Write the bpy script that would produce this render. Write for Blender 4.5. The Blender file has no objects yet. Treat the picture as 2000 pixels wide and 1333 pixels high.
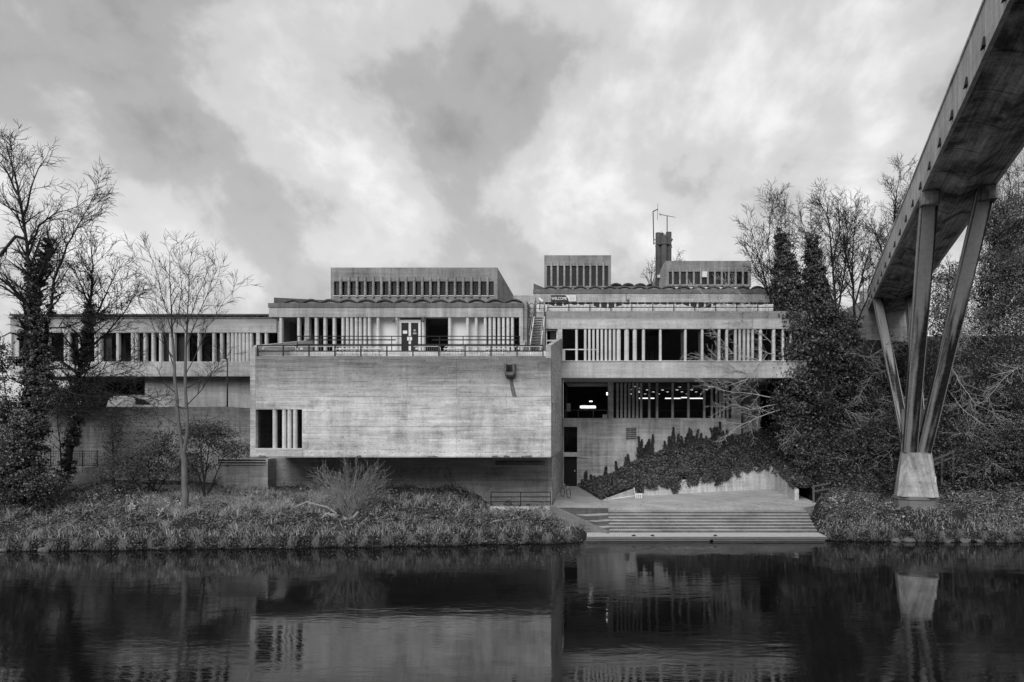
import bpy, math, random
import numpy as np
from mathutils import Matrix, Vector

random.seed(7)
SC = bpy.context.scene
COL = SC.collection

# ------------------------------------------------------------------ camera
F, PX, PY, CAMZ = 1333.0, 1155.0, 830.0, 7.0      # focal length and principal point of the photograph (in its pixels), camera height
cam = bpy.data.cameras.new('camera')
cam.sensor_width = 36.0
cam.lens = 36.0 * F / 2000.0
cam.shift_x = -(PX - 1000.0) / 2000.0
cam.shift_y = (PY - 666.5) / 2000.0
cam.clip_start = 0.1
cam.clip_end = 6000.0
camo = bpy.data.objects.new('camera', cam)
COL.objects.link(camo)
camo.location = (0, 0, CAMZ)
camo.rotation_euler = (math.radians(90), 0, 0)
SC.camera = camo
SC.render.resolution_x, SC.render.resolution_y = 1024, 682

# ------------------------------------------------------------------ light
SUN_EL, SUN_AZ = math.radians(38), math.radians(194)     # azimuth from +Y, clockwise: behind the camera, to its left
sun = bpy.data.lights.new('sun', 'SUN')
sun.energy = 1.5
sun.angle = math.radians(40)
sun.color = (1, 1, 1)
suno = bpy.data.objects.new('sun', sun)
COL.objects.link(suno)
sdir = Vector((math.sin(SUN_AZ) * math.cos(SUN_EL), math.cos(SUN_AZ) * math.cos(SUN_EL), math.sin(SUN_EL)))
suno.rotation_euler = sdir.to_track_quat('Z', 'Y').to_euler()

SC.view_settings.view_transform = 'Standard'
SC.view_settings.look = 'None'
SC.view_settings.exposure = 0.62
SC.view_settings.gamma = 1.0
SC.view_settings.use_curve_mapping = False
SC.render.engine = 'CYCLES'
SC.cycles.max_bounces = 7
SC.cycles.diffuse_bounces = 3
SC.cycles.glossy_bounces = 3
SC.cycles.transparent_max_bounces = 12
SC.cycles.use_denoising = True


class G:
    """tiny node graph builder"""
    def __init__(self, nt):
        self.nt = nt

    def n(self, typ, ins=None, **props):
        nd = self.nt.nodes.new(typ)
        for k, v in props.items():
            setattr(nd, k, v)
        for k, v in (ins or {}).items():
            s = nd.inputs[k]
            if isinstance(v, bpy.types.NodeSocket):
                self.nt.links.new(v, s)
            else:
                s.default_value = v
        return nd

    def m(self, op, a, b=0.0, c=0.0, clamp=False):
        nd = self.nt.nodes.new('ShaderNodeMath')
        nd.operation = op
        nd.use_clamp = clamp
        for i, v in enumerate((a, b, c)):
            if isinstance(v, bpy.types.NodeSocket):
                self.nt.links.new(v, nd.inputs[i])
            else:
                nd.inputs[i].default_value = v
        return nd.outputs[0]

    def vec(self, x, y, z):
        return self.n('ShaderNodeCombineXYZ', {0: x, 1: y, 2: z}).outputs[0]

    def noise(self, v, scale, detail=4, rough=0.55, dist=0.0):
        return self.n('ShaderNodeTexNoise', {'Vector': v, 'Scale': scale, 'Detail': detail, 'Roughness': rough, 'Distortion': dist}).outputs['Fac']

    def smooth(self, v, a, b, lo=0.0, hi=1.0):
        nd = self.n('ShaderNodeMapRange', {0: v, 1: a, 2: b, 3: lo, 4: hi}, interpolation_type='SMOOTHSTEP')
        return nd.outputs[0]

    def link(self, a, b):
        self.nt.links.new(a, b)


# overcast sky: a physical sky term plus layered cloud, all grey
world = bpy.data.worlds.new('World')
SC.world = world
world.use_nodes = True
g = G(world.node_tree)
world.node_tree.nodes.clear()
tc = g.n('ShaderNodeTexCoord').outputs['Generated']
sp = g.n('ShaderNodeSeparateXYZ', {0: tc})
zz = g.m('ADD', g.m('MAXIMUM', sp.outputs[2], 0.0), 0.62)
u = g.m('DIVIDE', sp.outputs[0], zz)
v = g.m('DIVIDE', sp.outputs[1], zz)
cv = g.vec(g.m('ADD', u, 16.71), g.m('MULTIPLY', g.m('ADD', v, 14.72), 0.85), 0.0)
warp = g.n('ShaderNodeTexNoise', {'Vector': cv, 'Scale': 1.1, 'Detail': 3.0, 'Roughness': 0.5})
wv = g.n('ShaderNodeVectorMath', {0: cv, 1: g.n('ShaderNodeVectorMath', {0: warp.outputs['Color'], 1: (0.30, 0.30, 0.0)}, operation='MULTIPLY').outputs[0]}, operation='ADD').outputs[0]
big = g.noise(wv, 1.5, 3, 0.5)
med = g.noise(wv, 5.0, 10, 0.55)
cl = g.m('ADD', g.m('MULTIPLY', big, 0.36), g.m('MULTIPLY', med, 0.66))
ramp = g.n('ShaderNodeValToRGB', {0: cl})
cr = ramp.color_ramp
cr.interpolation = 'EASE'
cr.elements[0].position, cr.elements[0].color = 0.36, (0.21, 0.21, 0.21, 1)
cr.elements[1].position, cr.elements[1].color = 0.66, (0.63, 0.63, 0.63, 1)
e = cr.elements.new(0.46); e.color = (0.30, 0.30, 0.30, 1)
e = cr.elements.new(0.54); e.color = (0.44, 0.44, 0.44, 1)
hor = g.smooth(sp.outputs[2], 0.0, 0.45, 0.13, 0.0)          # thinner cloud, brighter air towards the horizon all round
cloud = g.m('ADD', g.m('MULTIPLY', ramp.outputs[0], 0.92), hor)
sky = g.n('ShaderNodeTexSky', sky_type='NISHITA', sun_disc=False)
sky.sun_elevation = SUN_EL
sky.sun_rotation = SUN_AZ
skybw = g.n('ShaderNodeRGBToBW', {0: sky.outputs[0]}).outputs[0]
tot = g.m('ADD', cloud, g.m('MULTIPLY', skybw, 0.006))
bg = g.n('ShaderNodeBackground', {0: tot, 1: 1.0})
wo = g.n('ShaderNodeOutputWorld', {0: bg.outputs[0]})


# ------------------------------------------------------------------ materials
MAT = {}

def new_mat(name):
    m = bpy.data.materials.new(name)
    m.use_nodes = True
    m.node_tree.nodes.clear()
    MAT[name] = m
    return m, G(m.node_tree)

def finish(g, col, rough=0.8, spec=0.3, normal=None, extra=None):
    ins = {'Base Color': col, 'Roughness': rough, 'Specular IOR Level': spec}
    if normal is not None:
        ins['Normal'] = normal
    if extra:
        ins.update(extra)
    b = g.n('ShaderNodeBsdfPrincipled', ins)
    g.n('ShaderNodeOutputMaterial', {0: b.outputs[0]})
    return b

def concrete(name, base, streak=0.5, blotch=0.6, vert=0.35, board=0.35, lines=0.35, stain_shade=None, bh=0.15, bump=0.35, spots=0.0):
    """board-marked concrete; stain = (z0, z1, amount): grime, or painted shade on conc_under, thickens from z0 up to z1 with a ragged edge"""
    m, g = new_mat(name)
    pos = g.n('ShaderNodeNewGeometry').outputs['Position']
    s = g.n('ShaderNodeSeparateXYZ', {0: pos})
    x, y, z = s.outputs
    al = g.m('ADD', x, y)
    n1 = g.noise(g.vec(g.m('MULTIPLY', al, 0.45), 0.0, g.m('MULTIPLY', z, 6.5)), 1.0, 6, 0.6)
    n2 = g.noise(pos, 0.42, 8, 0.68, 0.4)
    n3 = g.noise(pos, 11.0, 5, 0.7)
    n4 = g.noise(g.vec(g.m('MULTIPLY', al, 2.6), g.m('MULTIPLY', y, 0.2), g.m('MULTIPLY', z, 0.22)), 1.0, 6, 0.62)
    n5 = g.noise(g.vec(g.m('MULTIPLY', al, 0.16), g.m('MULTIPLY', y, 0.05), g.m('MULTIPLY', z, 0.62)), 1.0, 7, 0.6, 0.6)
    zb = g.m('DIVIDE', z, bh)
    bid = g.m('FLOOR', zb)
    off = g.n('ShaderNodeTexWhiteNoise', {'W': bid}, noise_dimensions='1D').outputs[0]
    seg = g.m('FLOOR', g.m('DIVIDE', g.m('ADD', al, g.m('MULTIPLY', off, 5.0)), 2.7))
    bv = g.n('ShaderNodeTexWhiteNoise', {'Vector': g.vec(bid, seg, 0.0)}, noise_dimensions='2D').outputs[0]
    fr = g.m('FRACT', zb)
    line = g.m('LESS_THAN', fr, 0.10)
    linef = g.m('MULTIPLY', line, g.smooth(g.noise(g.vec(g.m('MULTIPLY', al, 0.7), g.m('MULTIPLY', bid, 3.7), 0.0), 1.0, 3), 0.48, 0.66))
    val = g.m('ADD', 1.0, g.m('MULTIPLY', g.m('SUBTRACT', n1, 0.5), streak * 2.2))
    val = g.m('ADD', val, g.m('MULTIPLY', g.m('SUBTRACT', n2, 0.5), blotch * 2.2))
    val = g.m('ADD', val, g.m('MULTIPLY', g.m('SUBTRACT', n3, 0.5), 1.0))
    val = g.m('ADD', val, g.m('MULTIPLY', g.m('SUBTRACT', n4, 0.5), vert * 2.6))
    val = g.m('ADD', val, g.m('MULTIPLY', g.m('SUBTRACT', g.m('POWER', bv, 1.5), 0.4), board * 0.6))
    val = g.m('ADD', val, g.m('MULTIPLY', g.m('SUBTRACT', n5, 0.5), blotch * 1.5))
    vj = g.m('MULTIPLY', g.m('LESS_THAN', g.m('FRACT', g.m('DIVIDE', al, 3.1)), 0.006), g.smooth(n1, 0.45, 0.55))
    val = g.m('MULTIPLY', val, g.m('SUBTRACT', 1.0, g.m('MULTIPLY', vj, lines)))
    val = g.m('MULTIPLY', val, g.m('SUBTRACT', 1.0, g.m('MULTIPLY', linef, lines)))
    lift = g.m('LESS_THAN', g.m('FRACT', g.m('DIVIDE', g.m('ADD', z, 0.6), 1.87)), 0.016)
    val = g.m('MULTIPLY', val, g.m('SUBTRACT', 1.0, g.m('MULTIPLY', g.m('MULTIPLY', lift, g.smooth(n5, 0.35, 0.6)), lines)))
    if stain_shade:
        z0, z1, am = stain_shade
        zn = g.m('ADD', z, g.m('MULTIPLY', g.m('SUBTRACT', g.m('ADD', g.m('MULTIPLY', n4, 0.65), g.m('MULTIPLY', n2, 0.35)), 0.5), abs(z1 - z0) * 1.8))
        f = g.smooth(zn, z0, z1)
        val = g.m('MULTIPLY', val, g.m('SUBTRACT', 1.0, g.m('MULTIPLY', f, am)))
    if spots:
        sn = g.noise(pos, 2.1, 5, 0.7)
        val = g.m('MULTIPLY', val, g.m('SUBTRACT', 1.0, g.m('MULTIPLY', g.smooth(sn, 0.56, 0.72), spots)))
    col = g.m('MULTIPLY', g.m('MAXIMUM', val, 0.12), base)
    h = g.m('ADD', g.m('MULTIPLY', n3, 0.5), g.m('MULTIPLY', linef, -0.8))
    h = g.m('ADD', h, g.m('MULTIPLY', n1, 0.7))
    bp = g.n('ShaderNodeBump', {'Strength': bump, 'Distance': 0.02, 'Height': h}).outputs[0]
    finish(g, col, 0.9, 0.2, bp)
    return m

def plain(name, base, var=0.3, scale=3.0, rough=0.7, spec=0.3, stretch=(1, 1, 1), metallic=0.0):
    m, g = new_mat(name)
    pos = g.n('ShaderNodeNewGeometry').outputs['Position']
    pv = g.n('ShaderNodeVectorMath', {0: pos, 1: stretch}, operation='MULTIPLY').outputs[0]
    n = g.noise(pv, scale, 5, 0.6)
    col = g.m('MULTIPLY', base, g.m('ADD', 1.0, g.m('MULTIPLY', g.m('SUBTRACT', n, 0.5), var * 2)))
    bp = g.n('ShaderNodeBump', {'Strength': 0.15, 'Distance': 0.01, 'Height': n}).outputs[0]
    finish(g, col, rough, spec, bp, {'Metallic': metallic})
    return m

def leafmat(name, lo, hi, rough=0.45, spec=0.5, trans=0.0):
    m, g = new_mat(name)
    ge = g.n('ShaderNodeNewGeometry')
    r = ge.outputs['Random Per Island']
    n = g.noise(ge.outputs['Position'], 0.7, 3)
    f = g.m('ADD', g.m('MULTIPLY', g.m('POWER', r, 2.4), 0.9), g.m('MULTIPLY', g.m('SUBTRACT', n, 0.4), 0.7), clamp=True)
    col = g.m('ADD', lo, g.m('MULTIPLY', f, hi - lo))
    finish(g, col, rough, spec)
    return m

def emit(name, strength):
    m, g = new_mat(name)
    e = g.n('ShaderNodeEmission', {0: (1, 1, 1, 1), 1: strength})
    g.n('ShaderNodeOutputMaterial', {0: e.outputs[0]})

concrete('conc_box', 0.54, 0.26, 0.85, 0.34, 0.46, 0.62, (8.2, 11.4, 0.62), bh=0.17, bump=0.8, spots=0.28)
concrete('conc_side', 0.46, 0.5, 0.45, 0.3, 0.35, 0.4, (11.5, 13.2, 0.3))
concrete('conc_under', 0.40, 0.5, 0.6, 0.3, 0.3, 0.5, (3.6, 5.2, 0.35))  # darker towards the top: shade below the overhang painted into the colour
concrete('conc_pav', 0.40, 0.3, 0.5, 0.5, 0.2, 0.2, None)
concrete('conc_mon', 0.25, 0.3, 0.5, 0.55, 0.2, 0.2, None)
concrete('conc_wing', 0.47, 0.25, 0.4, 0.35, 0.2, 0.2, (15.0, 15.25, 0.42))
concrete('conc_left', 0.44, 0.25, 0.5, 0.4, 0.2, 0.2, (14.6, 15.4, 0.4))
concrete('conc_low', 0.50, 0.4, 0.8, 0.5, 0.3, 0.4, None, spots=0.25)
concrete('conc_retain', 0.27, 0.4, 0.8, 0.6, 0.3, 0.6, (6.6, 8.0, 0.35), spots=0.5)
concrete('conc_fin', 0.60, 0.1, 0.35, 0.3, 0.1, 0.0, None, bump=0.15)
concrete('conc_dark', 0.15, 0.3, 0.5, 0.5, 0.2, 0.2, None)
concrete('conc_tile', 0.10, 0.2, 0.6, 0.5, 0.1, 0.0, None)
concrete('conc_infill', 0.42, 0.1, 0.4, 0.4, 0.1, 0.0, None)
concrete('conc_garden', 0.56, 0.3, 0.6, 0.6, 0.15, 0.25, None, bh=0.6, spots=0.2)
concrete('conc_flank', 0.22, 0.3, 0.6, 0.4, 0.1, 0.0, None)
concrete('conc_soot', 0.07, 0.3, 0.6, 0.8, 0.1, 0.0, None)
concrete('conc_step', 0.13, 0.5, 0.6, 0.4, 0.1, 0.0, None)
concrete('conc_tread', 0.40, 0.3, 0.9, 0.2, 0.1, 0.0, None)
concrete('conc_bridge', 0.5, 0.12, 0.4, 0.55, 0.1, 0.1, None, bump=0.2)
concrete('conc_soffit', 0.42, 0.2, 0.9, 0.5, 0.1, 0.0, None, spots=0.6)
concrete('conc_pier', 0.40, 0.15, 0.9, 1.1, 0.1, 0.1, None, spots=0.5)
concrete('paving', 0.42, 0.2, 0.5, 0.2, 0.0, 0.0, None, spots=0.25)
plain('soil', 0.022, 0.5, 2.5, 0.95)
plain('trackdirt', 0.22, 0.3, 2.0, 0.95)
plain('black_metal', 0.018, 0.4, 8, 0.5, 0.4)
plain('grey_metal', 0.35, 0.25, 8, 0.45, 0.4)
plain('pale_metal', 0.6, 0.15, 8, 0.5, 0.4)
plain('white_paint', 0.72, 0.12, 4, 0.5, 0.4)
plain('white_cloth', 0.78, 0.15, 1.5, 0.8, 0.2)
plain('blind', 0.7, 0.12, 2.0, 0.85, 0.1)
plain('blind_dim', 0.14, 0.15, 2.0, 0.85, 0.1)
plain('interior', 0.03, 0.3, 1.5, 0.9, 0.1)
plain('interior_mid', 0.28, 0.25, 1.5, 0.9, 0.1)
plain('door_dark', 0.012, 0.3, 3, 0.5, 0.3)
plain('sign_dark', 0.04, 0.1, 3, 0.5, 0.3)
plain('sign_grey', 0.35, 0.1, 3, 0.5, 0.3)
plain('dock_wood', 0.55, 0.3, 5, 0.8, 0.2, (0.4, 3, 3))
plain('dock_edge', 0.16, 0.4, 3, 0.8, 0.2, (1, 1, 4))
plain('fence_wood', 0.13, 0.35, 5, 0.85, 0.2)
plain('bark_dark', 0.035, 0.5, 6, 0.95, 0.1, (1, 1, 0.4))
plain('bark_mid', 0.075, 0.5, 6, 0.95, 0.1, (1, 1, 0.4))
plain('bark_pale', 0.17, 0.5, 5, 0.9, 0.15, (1, 1, 0.35))
plain('twig_pale', 0.42, 0.3, 5, 0.9, 0.15)
plain('deadwood', 0.28, 0.4, 5, 0.9, 0.15)
plain('stone', 0.14, 0.5, 3, 0.9, 0.15)
plain('car_paint', 0.75, 0.05, 1, 0.25, 0.5)
plain('rubber', 0.02, 0.3, 8, 0.8, 0.2)
plain('far_stone', 0.30, 0.3, 2, 0.9, 0.1)
leafmat('leaf_ivy', 0.012, 0.16, 0.4, 0.5)
leafmat('leaf_ivy2', 0.03, 0.30, 0.5, 0.4)
leafmat('leaf_bank', 0.022, 0.36, 0.5, 0.4)
leafmat('leaf_right', 0.035, 0.5, 0.5, 0.4)
leafmat('leaf_shrub', 0.03, 0.17, 0.5, 0.4)
leafmat('grass', 0.20, 0.7, 0.7, 0.2)
leafmat('petal', 0.6, 0.85, 0.7, 0.2)
emit('lamp_light', 2.2)
emit('tube_light', 2.6)

m, g = new_mat('glass')
fres = g.n('ShaderNodeFresnel', {0: 1.5}).outputs[0]
tr = g.n('ShaderNodeBsdfTransparent', {0: (0.62, 0.62, 0.62, 1)})
gl = g.n('ShaderNodeBsdfGlossy', {0: (0.9, 0.9, 0.9, 1), 'Roughness': 0.03})
mx = g.n('ShaderNodeMixShader', {0: fres, 1: tr.outputs[0], 2: gl.outputs[0]})
g.n('ShaderNodeOutputMaterial', {0: mx.outputs[0]})

m, g = new_mat('water')
pos = g.n('ShaderNodeNewGeometry').outputs['Position']
s = g.n('ShaderNodeSeparateXYZ', {0: pos})
w1 = g.noise(g.vec(g.m('MULTIPLY', s.outputs[0], 0.55), g.m('MULTIPLY', s.outputs[1], 1.5), 0.0), 1.0, 2, 0.5, 0.4)
w2 = g.noise(g.vec(g.m('MULTIPLY', s.outputs[0], 2.0), g.m('MULTIPLY', s.outputs[1], 5.5), 3.0), 1.0, 4, 0.55, 0.5)
calm = g.smooth(g.noise(g.vec(g.m('MULTIPLY', s.outputs[0], 0.10), g.m('MULTIPLY', s.outputs[1], 0.16), 5.0), 1.0, 3), 0.38, 0.62, 0.25, 1.0)
h = g.m('MULTIPLY', g.m('ADD', g.m('MULTIPLY', w1, 1.0), g.m('MULTIPLY', w2, 0.45)), calm)
bp = g.n('ShaderNodeBump', {'Strength': 1.0, 'Distance': 0.0085, 'Height': h}).outputs[0]
finish(g, (0.006, 0.006, 0.006, 1), 0.02, 0.5, bp, {'IOR': 1.75})

m, g = new_mat('soffit_mat')      # underside of the deck: lengthwise board marks, soot and damp
pos = g.n('ShaderNodeNewGeometry').outputs['Position']
lx = g.n('ShaderNodeVectorMath', {0: pos, 1: (0.9558, -0.294, 0.0)}, operation='DOT_PRODUCT').outputs['Value']
ly = g.n('ShaderNodeVectorMath', {0: pos, 1: (0.294, 0.9558, 0.0)}, operation='DOT_PRODUCT').outputs['Value']
a1 = g.noise(g.vec(g.m('MULTIPLY', lx, 7.0), g.m('MULTIPLY', ly, 0.22), 0.0), 1.0, 6, 0.65)
a2 = g.noise(pos, 0.55, 7, 0.65, 0.6)
a3 = g.noise(pos, 6.0, 5, 0.7)
bl = g.m('LESS_THAN', g.m('FRACT', g.m('DIVIDE', lx, 0.16)), 0.09)
vv = g.m('ADD', 0.55, g.m('MULTIPLY', g.m('SUBTRACT', a1, 0.5), 1.7))
vv = g.m('ADD', vv, g.m('MULTIPLY', g.m('SUBTRACT', a3, 0.5), 0.9))
vv = g.m('MULTIPLY', vv, g.smooth(a2, 0.36, 0.62, 0.25, 1.15))
vv = g.m('MULTIPLY', vv, g.m('SUBTRACT', 1.0, g.m('MULTIPLY', bl, 0.4)))
finish(g, g.m('MULTIPLY', g.m('MAXIMUM', vv, 0.05), 0.62), 0.9, 0.2, g.n('ShaderNodeBump', {'Strength': 0.5, 'Distance': 0.03, 'Height': a1}).outputs[0])

m, g = new_mat('pier_mat')      # cast pier: black run-off streaks on grey concrete
pos = g.n('ShaderNodeNewGeometry').outputs['Position']
s = g.n('ShaderNodeSeparateXYZ', {0: pos})
uvs = g.n('ShaderNodeSeparateXYZ', {0: g.n('ShaderNodeUVMap').outputs[0]})
a = g.noise(g.vec(g.m('MULTIPLY', uvs.outputs[0], 9.0), g.m('MULTIPLY', uvs.outputs[1], 1.6), g.m('MULTIPLY', s.outputs[0], 0.05)), 1.0, 4, 0.5, 0.3)
b_ = g.noise(pos, 5.0, 5, 0.7)
c_ = g.noise(pos, 0.5, 3, 0.6)
va = g.m('ADD', g.smooth(a, 0.43, 0.56), g.m('MULTIPLY', g.m('SUBTRACT', b_, 0.5), 0.5), clamp=True)
col = g.m('MULTIPLY', g.m('ADD', 0.025, g.m('MULTIPLY', va, 0.38)), g.m('ADD', 0.75, g.m('MULTIPLY', b_, 0.5)))
finish(g, col, 0.9, 0.2, g.n('ShaderNodeBump', {'Strength': 0.3, 'Distance': 0.02, 'Height': b_}).outputs[0])


# ------------------------------------------------------------------ mesh helpers
def X(x, d):
    return (x - PX) / F * d

def Z(y, d):
    return CAMZ + (PY - y) / F * d

def P(x, y, d):
    return (X(x, d), d, Z(y, d))

ORG = {}

def link_obj(name, data, parent=None, loc=None):
    o = bpy.data.objects.new(name, data)
    COL.objects.link(o)
    if loc is not None:
        o.location = loc
    if parent is not None:
        o.parent = parent
        po = ORG.get(parent.name, Vector((0, 0, 0)))
        o.matrix_parent_inverse = Matrix.Translation(-po)
    ORG[o.name] = Vector(loc) if loc is not None else Vector((0, 0, 0))
    return o

def tag(o, label=None, cat=None, group=None, kind=None):
    if label: o['label'] = label
    if cat: o['category'] = cat
    if group: o['group'] = group
    if kind: o['kind'] = kind
    return o

def thing(name, label, cat, loc, group=None):
    return tag(link_obj(name, None, None, loc), label, cat, group)


class MB:
    def __init__(self):
        self.v, self.f, self.smooth = [], [], []

    def add(self, verts, faces, smooth=False):
        b = len(self.v)
        self.v += [tuple(p) for p in verts]
        self.f += [tuple(i + b for i in f) for f in faces]
        self.smooth += [smooth] * len(faces)
        return self

    def hexa(self, p):
        return self.add(p, [(0, 3, 2, 1), (4, 5, 6, 7), (0, 1, 5, 4), (1, 2, 6, 5), (2, 3, 7, 6), (3, 0, 4, 7)])

    def box(self, x0, x1, y0, y1, z0, z1):
        return self.hexa([(x0, y0, z0), (x1, y0, z0), (x1, y1, z0), (x0, y1, z0), (x0, y0, z1), (x1, y0, z1), (x1, y1, z1), (x0, y1, z1)])

    def prism_y(self, poly, y0, y1):
        n = len(poly)
        vs = [(x, y0, z) for x, z in poly] + [(x, y1, z) for x, z in poly]
        fs = [tuple(range(n)), tuple(range(2 * n - 1, n - 1, -1))]
        fs += [(i, (i + 1) % n, n + (i + 1) % n, n + i)[::-1] for i in range(n)]
        return self.add(vs, fs)

    def prism_z(self, poly, z0, z1):
        n = len(poly)
        vs = [(x, y, z0) for x, y in poly] + [(x, y, z1) for x, y in poly]
        fs = [tuple(range(n - 1, -1, -1)), tuple(range(n, 2 * n))]
        fs += [(i, (i + 1) % n, n + (i + 1) % n, n + i) for i in range(n)]
        return self.add(vs, fs)

    def tube(self, pts, r, n=8, r1=None, caps=True):
        pts = [Vector(p) for p in pts]
        rings = []
        for i, p in enumerate(pts):
            d = (pts[min(i + 1, len(pts) - 1)] - pts[max(i - 1, 0)]).normalized()
            a = Vector((0, 0, 1)) if abs(d.z) < 0.9 else Vector((1, 0, 0))
            s = d.cross(a).normalized(); t = d.cross(s)
            rr = r if r1 is None else r + (r1 - r) * i / (len(pts) - 1)
            rings.append([p + (s * math.cos(2 * math.pi * k / n) + t * math.sin(2 * math.pi * k / n)) * rr for k in range(n)])
        vs = [q for ring in rings for q in ring]
        fs = []
        for i in range(len(pts) - 1):
            for k in range(n):
                fs.append((i * n + k, i * n + (k + 1) % n, (i + 1) * n + (k + 1) % n, (i + 1) * n + k))
        if caps:
            fs.append(tuple(range(n - 1, -1, -1)))
            fs.append(tuple(range((len(pts) - 1) * n, len(pts) * n)))
        return self.add(vs, fs, n > 5)

    def mesh(self, name, mat):
        me = bpy.data.meshes.new(name)
        me.from_pydata(self.v, [], self.f)
        me.polygons.foreach_set('use_smooth', self.smooth)
        me.materials.append(MAT[mat])
        me.validate()
        me.update()
        import bmesh
        bm = bmesh.new(); bm.from_mesh(me)
        bmesh.ops.recalc_face_normals(bm, faces=bm.faces)
        bm.to_mesh(me); bm.free()
        return me

    def build(self, name, mat, parent=None):
        return link_obj(name, self.mesh(name, mat), parent)


def wall(mb, u0, u1, z0, z1, holes, fn):
    """wall of boxes round rectangular holes; fn(ua, ub, za, zb) adds one box"""
    us = sorted(set([u0, u1] + [h[0] for h in holes] + [h[1] for h in holes]))
    zs = sorted(set([z0, z1] + [h[2] for h in holes] + [h[3] for h in holes]))
    for zi in range(len(zs) - 1):
        run = None
        for ui in range(len(us) - 1):
            cu, cz = (us[ui] + us[ui + 1]) / 2, (zs[zi] + zs[zi + 1]) / 2
            solid = not any(h[0] < cu < h[1] and h[2] < cz < h[3] for h in holes)
            if solid:
                run = [run[0], us[ui + 1]] if run else [us[ui], us[ui + 1]]
            if run and (not solid or ui == len(us) - 2):
                fn(run[0], run[1], zs[zi], zs[zi + 1])
                run = None


def np_mesh(name, verts, quads, mat, parent=None, smooth=False):
    verts = np.asarray(verts, dtype=np.float32).reshape(-1, 3)
    quads = np.asarray(quads, dtype=np.int32)
    k = quads.shape[1]
    me = bpy.data.meshes.new(name)
    me.vertices.add(len(verts)); me.vertices.foreach_set('co', verts.ravel())
    me.loops.add(quads.size); me.loops.foreach_set('vertex_index', quads.ravel())
    me.polygons.add(len(quads))
    me.polygons.foreach_set('loop_start', np.arange(0, quads.size, k, dtype=np.int32))
    me.polygons.foreach_set('loop_total', np.full(len(quads), k, dtype=np.int32))
    me.polygons.foreach_set('use_smooth', np.full(len(quads), smooth, dtype=bool))
    me.materials.append(MAT[mat])
    me.update(calc_edges=True)
    return link_obj(name, me, parent)


def leaves(name, c, n, size, mat, parent=None, seed=0, aspect=0.75, curl=0.25, run=0):
    """one small folded leaf per centre c (N,3) with normal n (N,3); size scalar or (N,)"""
    rg = np.random.default_rng(seed)
    c = np.asarray(c, float); n = np.asarray(n, float)
    n = n / (np.linalg.norm(n, axis=1, keepdims=True) + 1e-9)
    r = rg.normal(size=c.shape)
    t = np.cross(n, r); t /= (np.linalg.norm(t, axis=1, keepdims=True) + 1e-9)
    b = np.cross(n, t)
    s = (np.ones(len(c)) * size * rg.uniform(0.6, 1.35, len(c)))[:, None]
    if run:      # leaf size differs from clump to clump
        s = s * np.repeat(rg.choice([.6, .8, 1.0, 1.35], len(c) // run + 1), run)[:len(c)][:, None]
    v = np.stack([c - t * s * 0.5, c - b * s * 0.5 * aspect + n * s * curl, c + t * s * 0.5, c + b * s * 0.5 * aspect + n * s * curl], 1)
    q = np.arange(len(c) * 4).reshape(-1, 4)
    return np_mesh(name, v, q, mat, parent)


def tubes_np(name, segs, mat, parent=None, thin_sides=3):
    A = np.array([s[0] for s in segs], float); B = np.array([s[1] for s in segs], float)
    ra = np.array([s[2] for s in segs]); rb = np.array([s[3] for s in segs])
    d = B - A; L = np.linalg.norm(d, axis=1, keepdims=True) + 1e-9; d = d / L
    B = B + d * np.minimum(rb, 0.05)[:, None] * 0.5
    up = np.where(np.abs(d[:, 2:3]) < 0.9, np.array([[0, 0, 1.0]]), np.array([[1.0, 0, 0]]))
    s = np.cross(d, up); s /= np.linalg.norm(s, axis=1, keepdims=True)
    t = np.cross(d, s)
    vs, qs, base = [], [], 0
    for k, sel in ((thin_sides, ra < 0.045), (7, ra >= 0.045)):
        if not sel.any():
            continue
        ang = np.arange(k) * 2 * math.pi / k
        off = s[sel][:, None, :] * np.cos(ang)[None, :, None] + t[sel][:, None, :] * np.sin(ang)[None, :, None]
        v0 = A[sel][:, None, :] + off * ra[sel][:, None, None]
        v1 = B[sel][:, None, :] + off * rb[sel][:, None, None]
        N = int(sel.sum())
        v = np.concatenate([v0, v1], 1).reshape(-1, 3)
        i = np.arange(k); j = (i + 1) % k
        q = np.stack([i, j, j + k, i + k], 1)[None] + (np.arange(N) * 2 * k)[:, None, None] + base
        vs.append(v); qs.append(q.reshape(-1, 4)); base += N * 2 * k
    return np_mesh(name, np.concatenate(vs), np.concatenate(qs), mat, parent, True)


# ------------------------------------------------------------------ terrain and river
def interp(x, xs, ys):
    return np.interp(x, xs, ys)

def sstep(x, a, b):
    t = np.clip((x - a) / (b - a), 0, 1)
    return t * t * (3 - 2 * t)

def water_edge(Xa):
    return interp(Xa, [-80, -40, -28, -12, -3, -.5, 0, 13.5, 15, 22, 40, 80], [35, 37.4, 38.0, 39.2, 40.2, 40.7, 41.6, 41.8, 41.0, 40.7, 40.6, 40])

def vnoise(x, y, s):
    return (np.sin(x * s * 1.3 + 1.7 * np.sin(y * s * 0.9 + 1)) * np.cos(y * s * 1.1 + 1.3 * np.sin(x * s * 0.7 + 2)))

def edge_n(x):
    return .26 * vnoise(x, x * .3, .9) + .14 * vnoise(x + 7, x * .3, 2.9)

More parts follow.
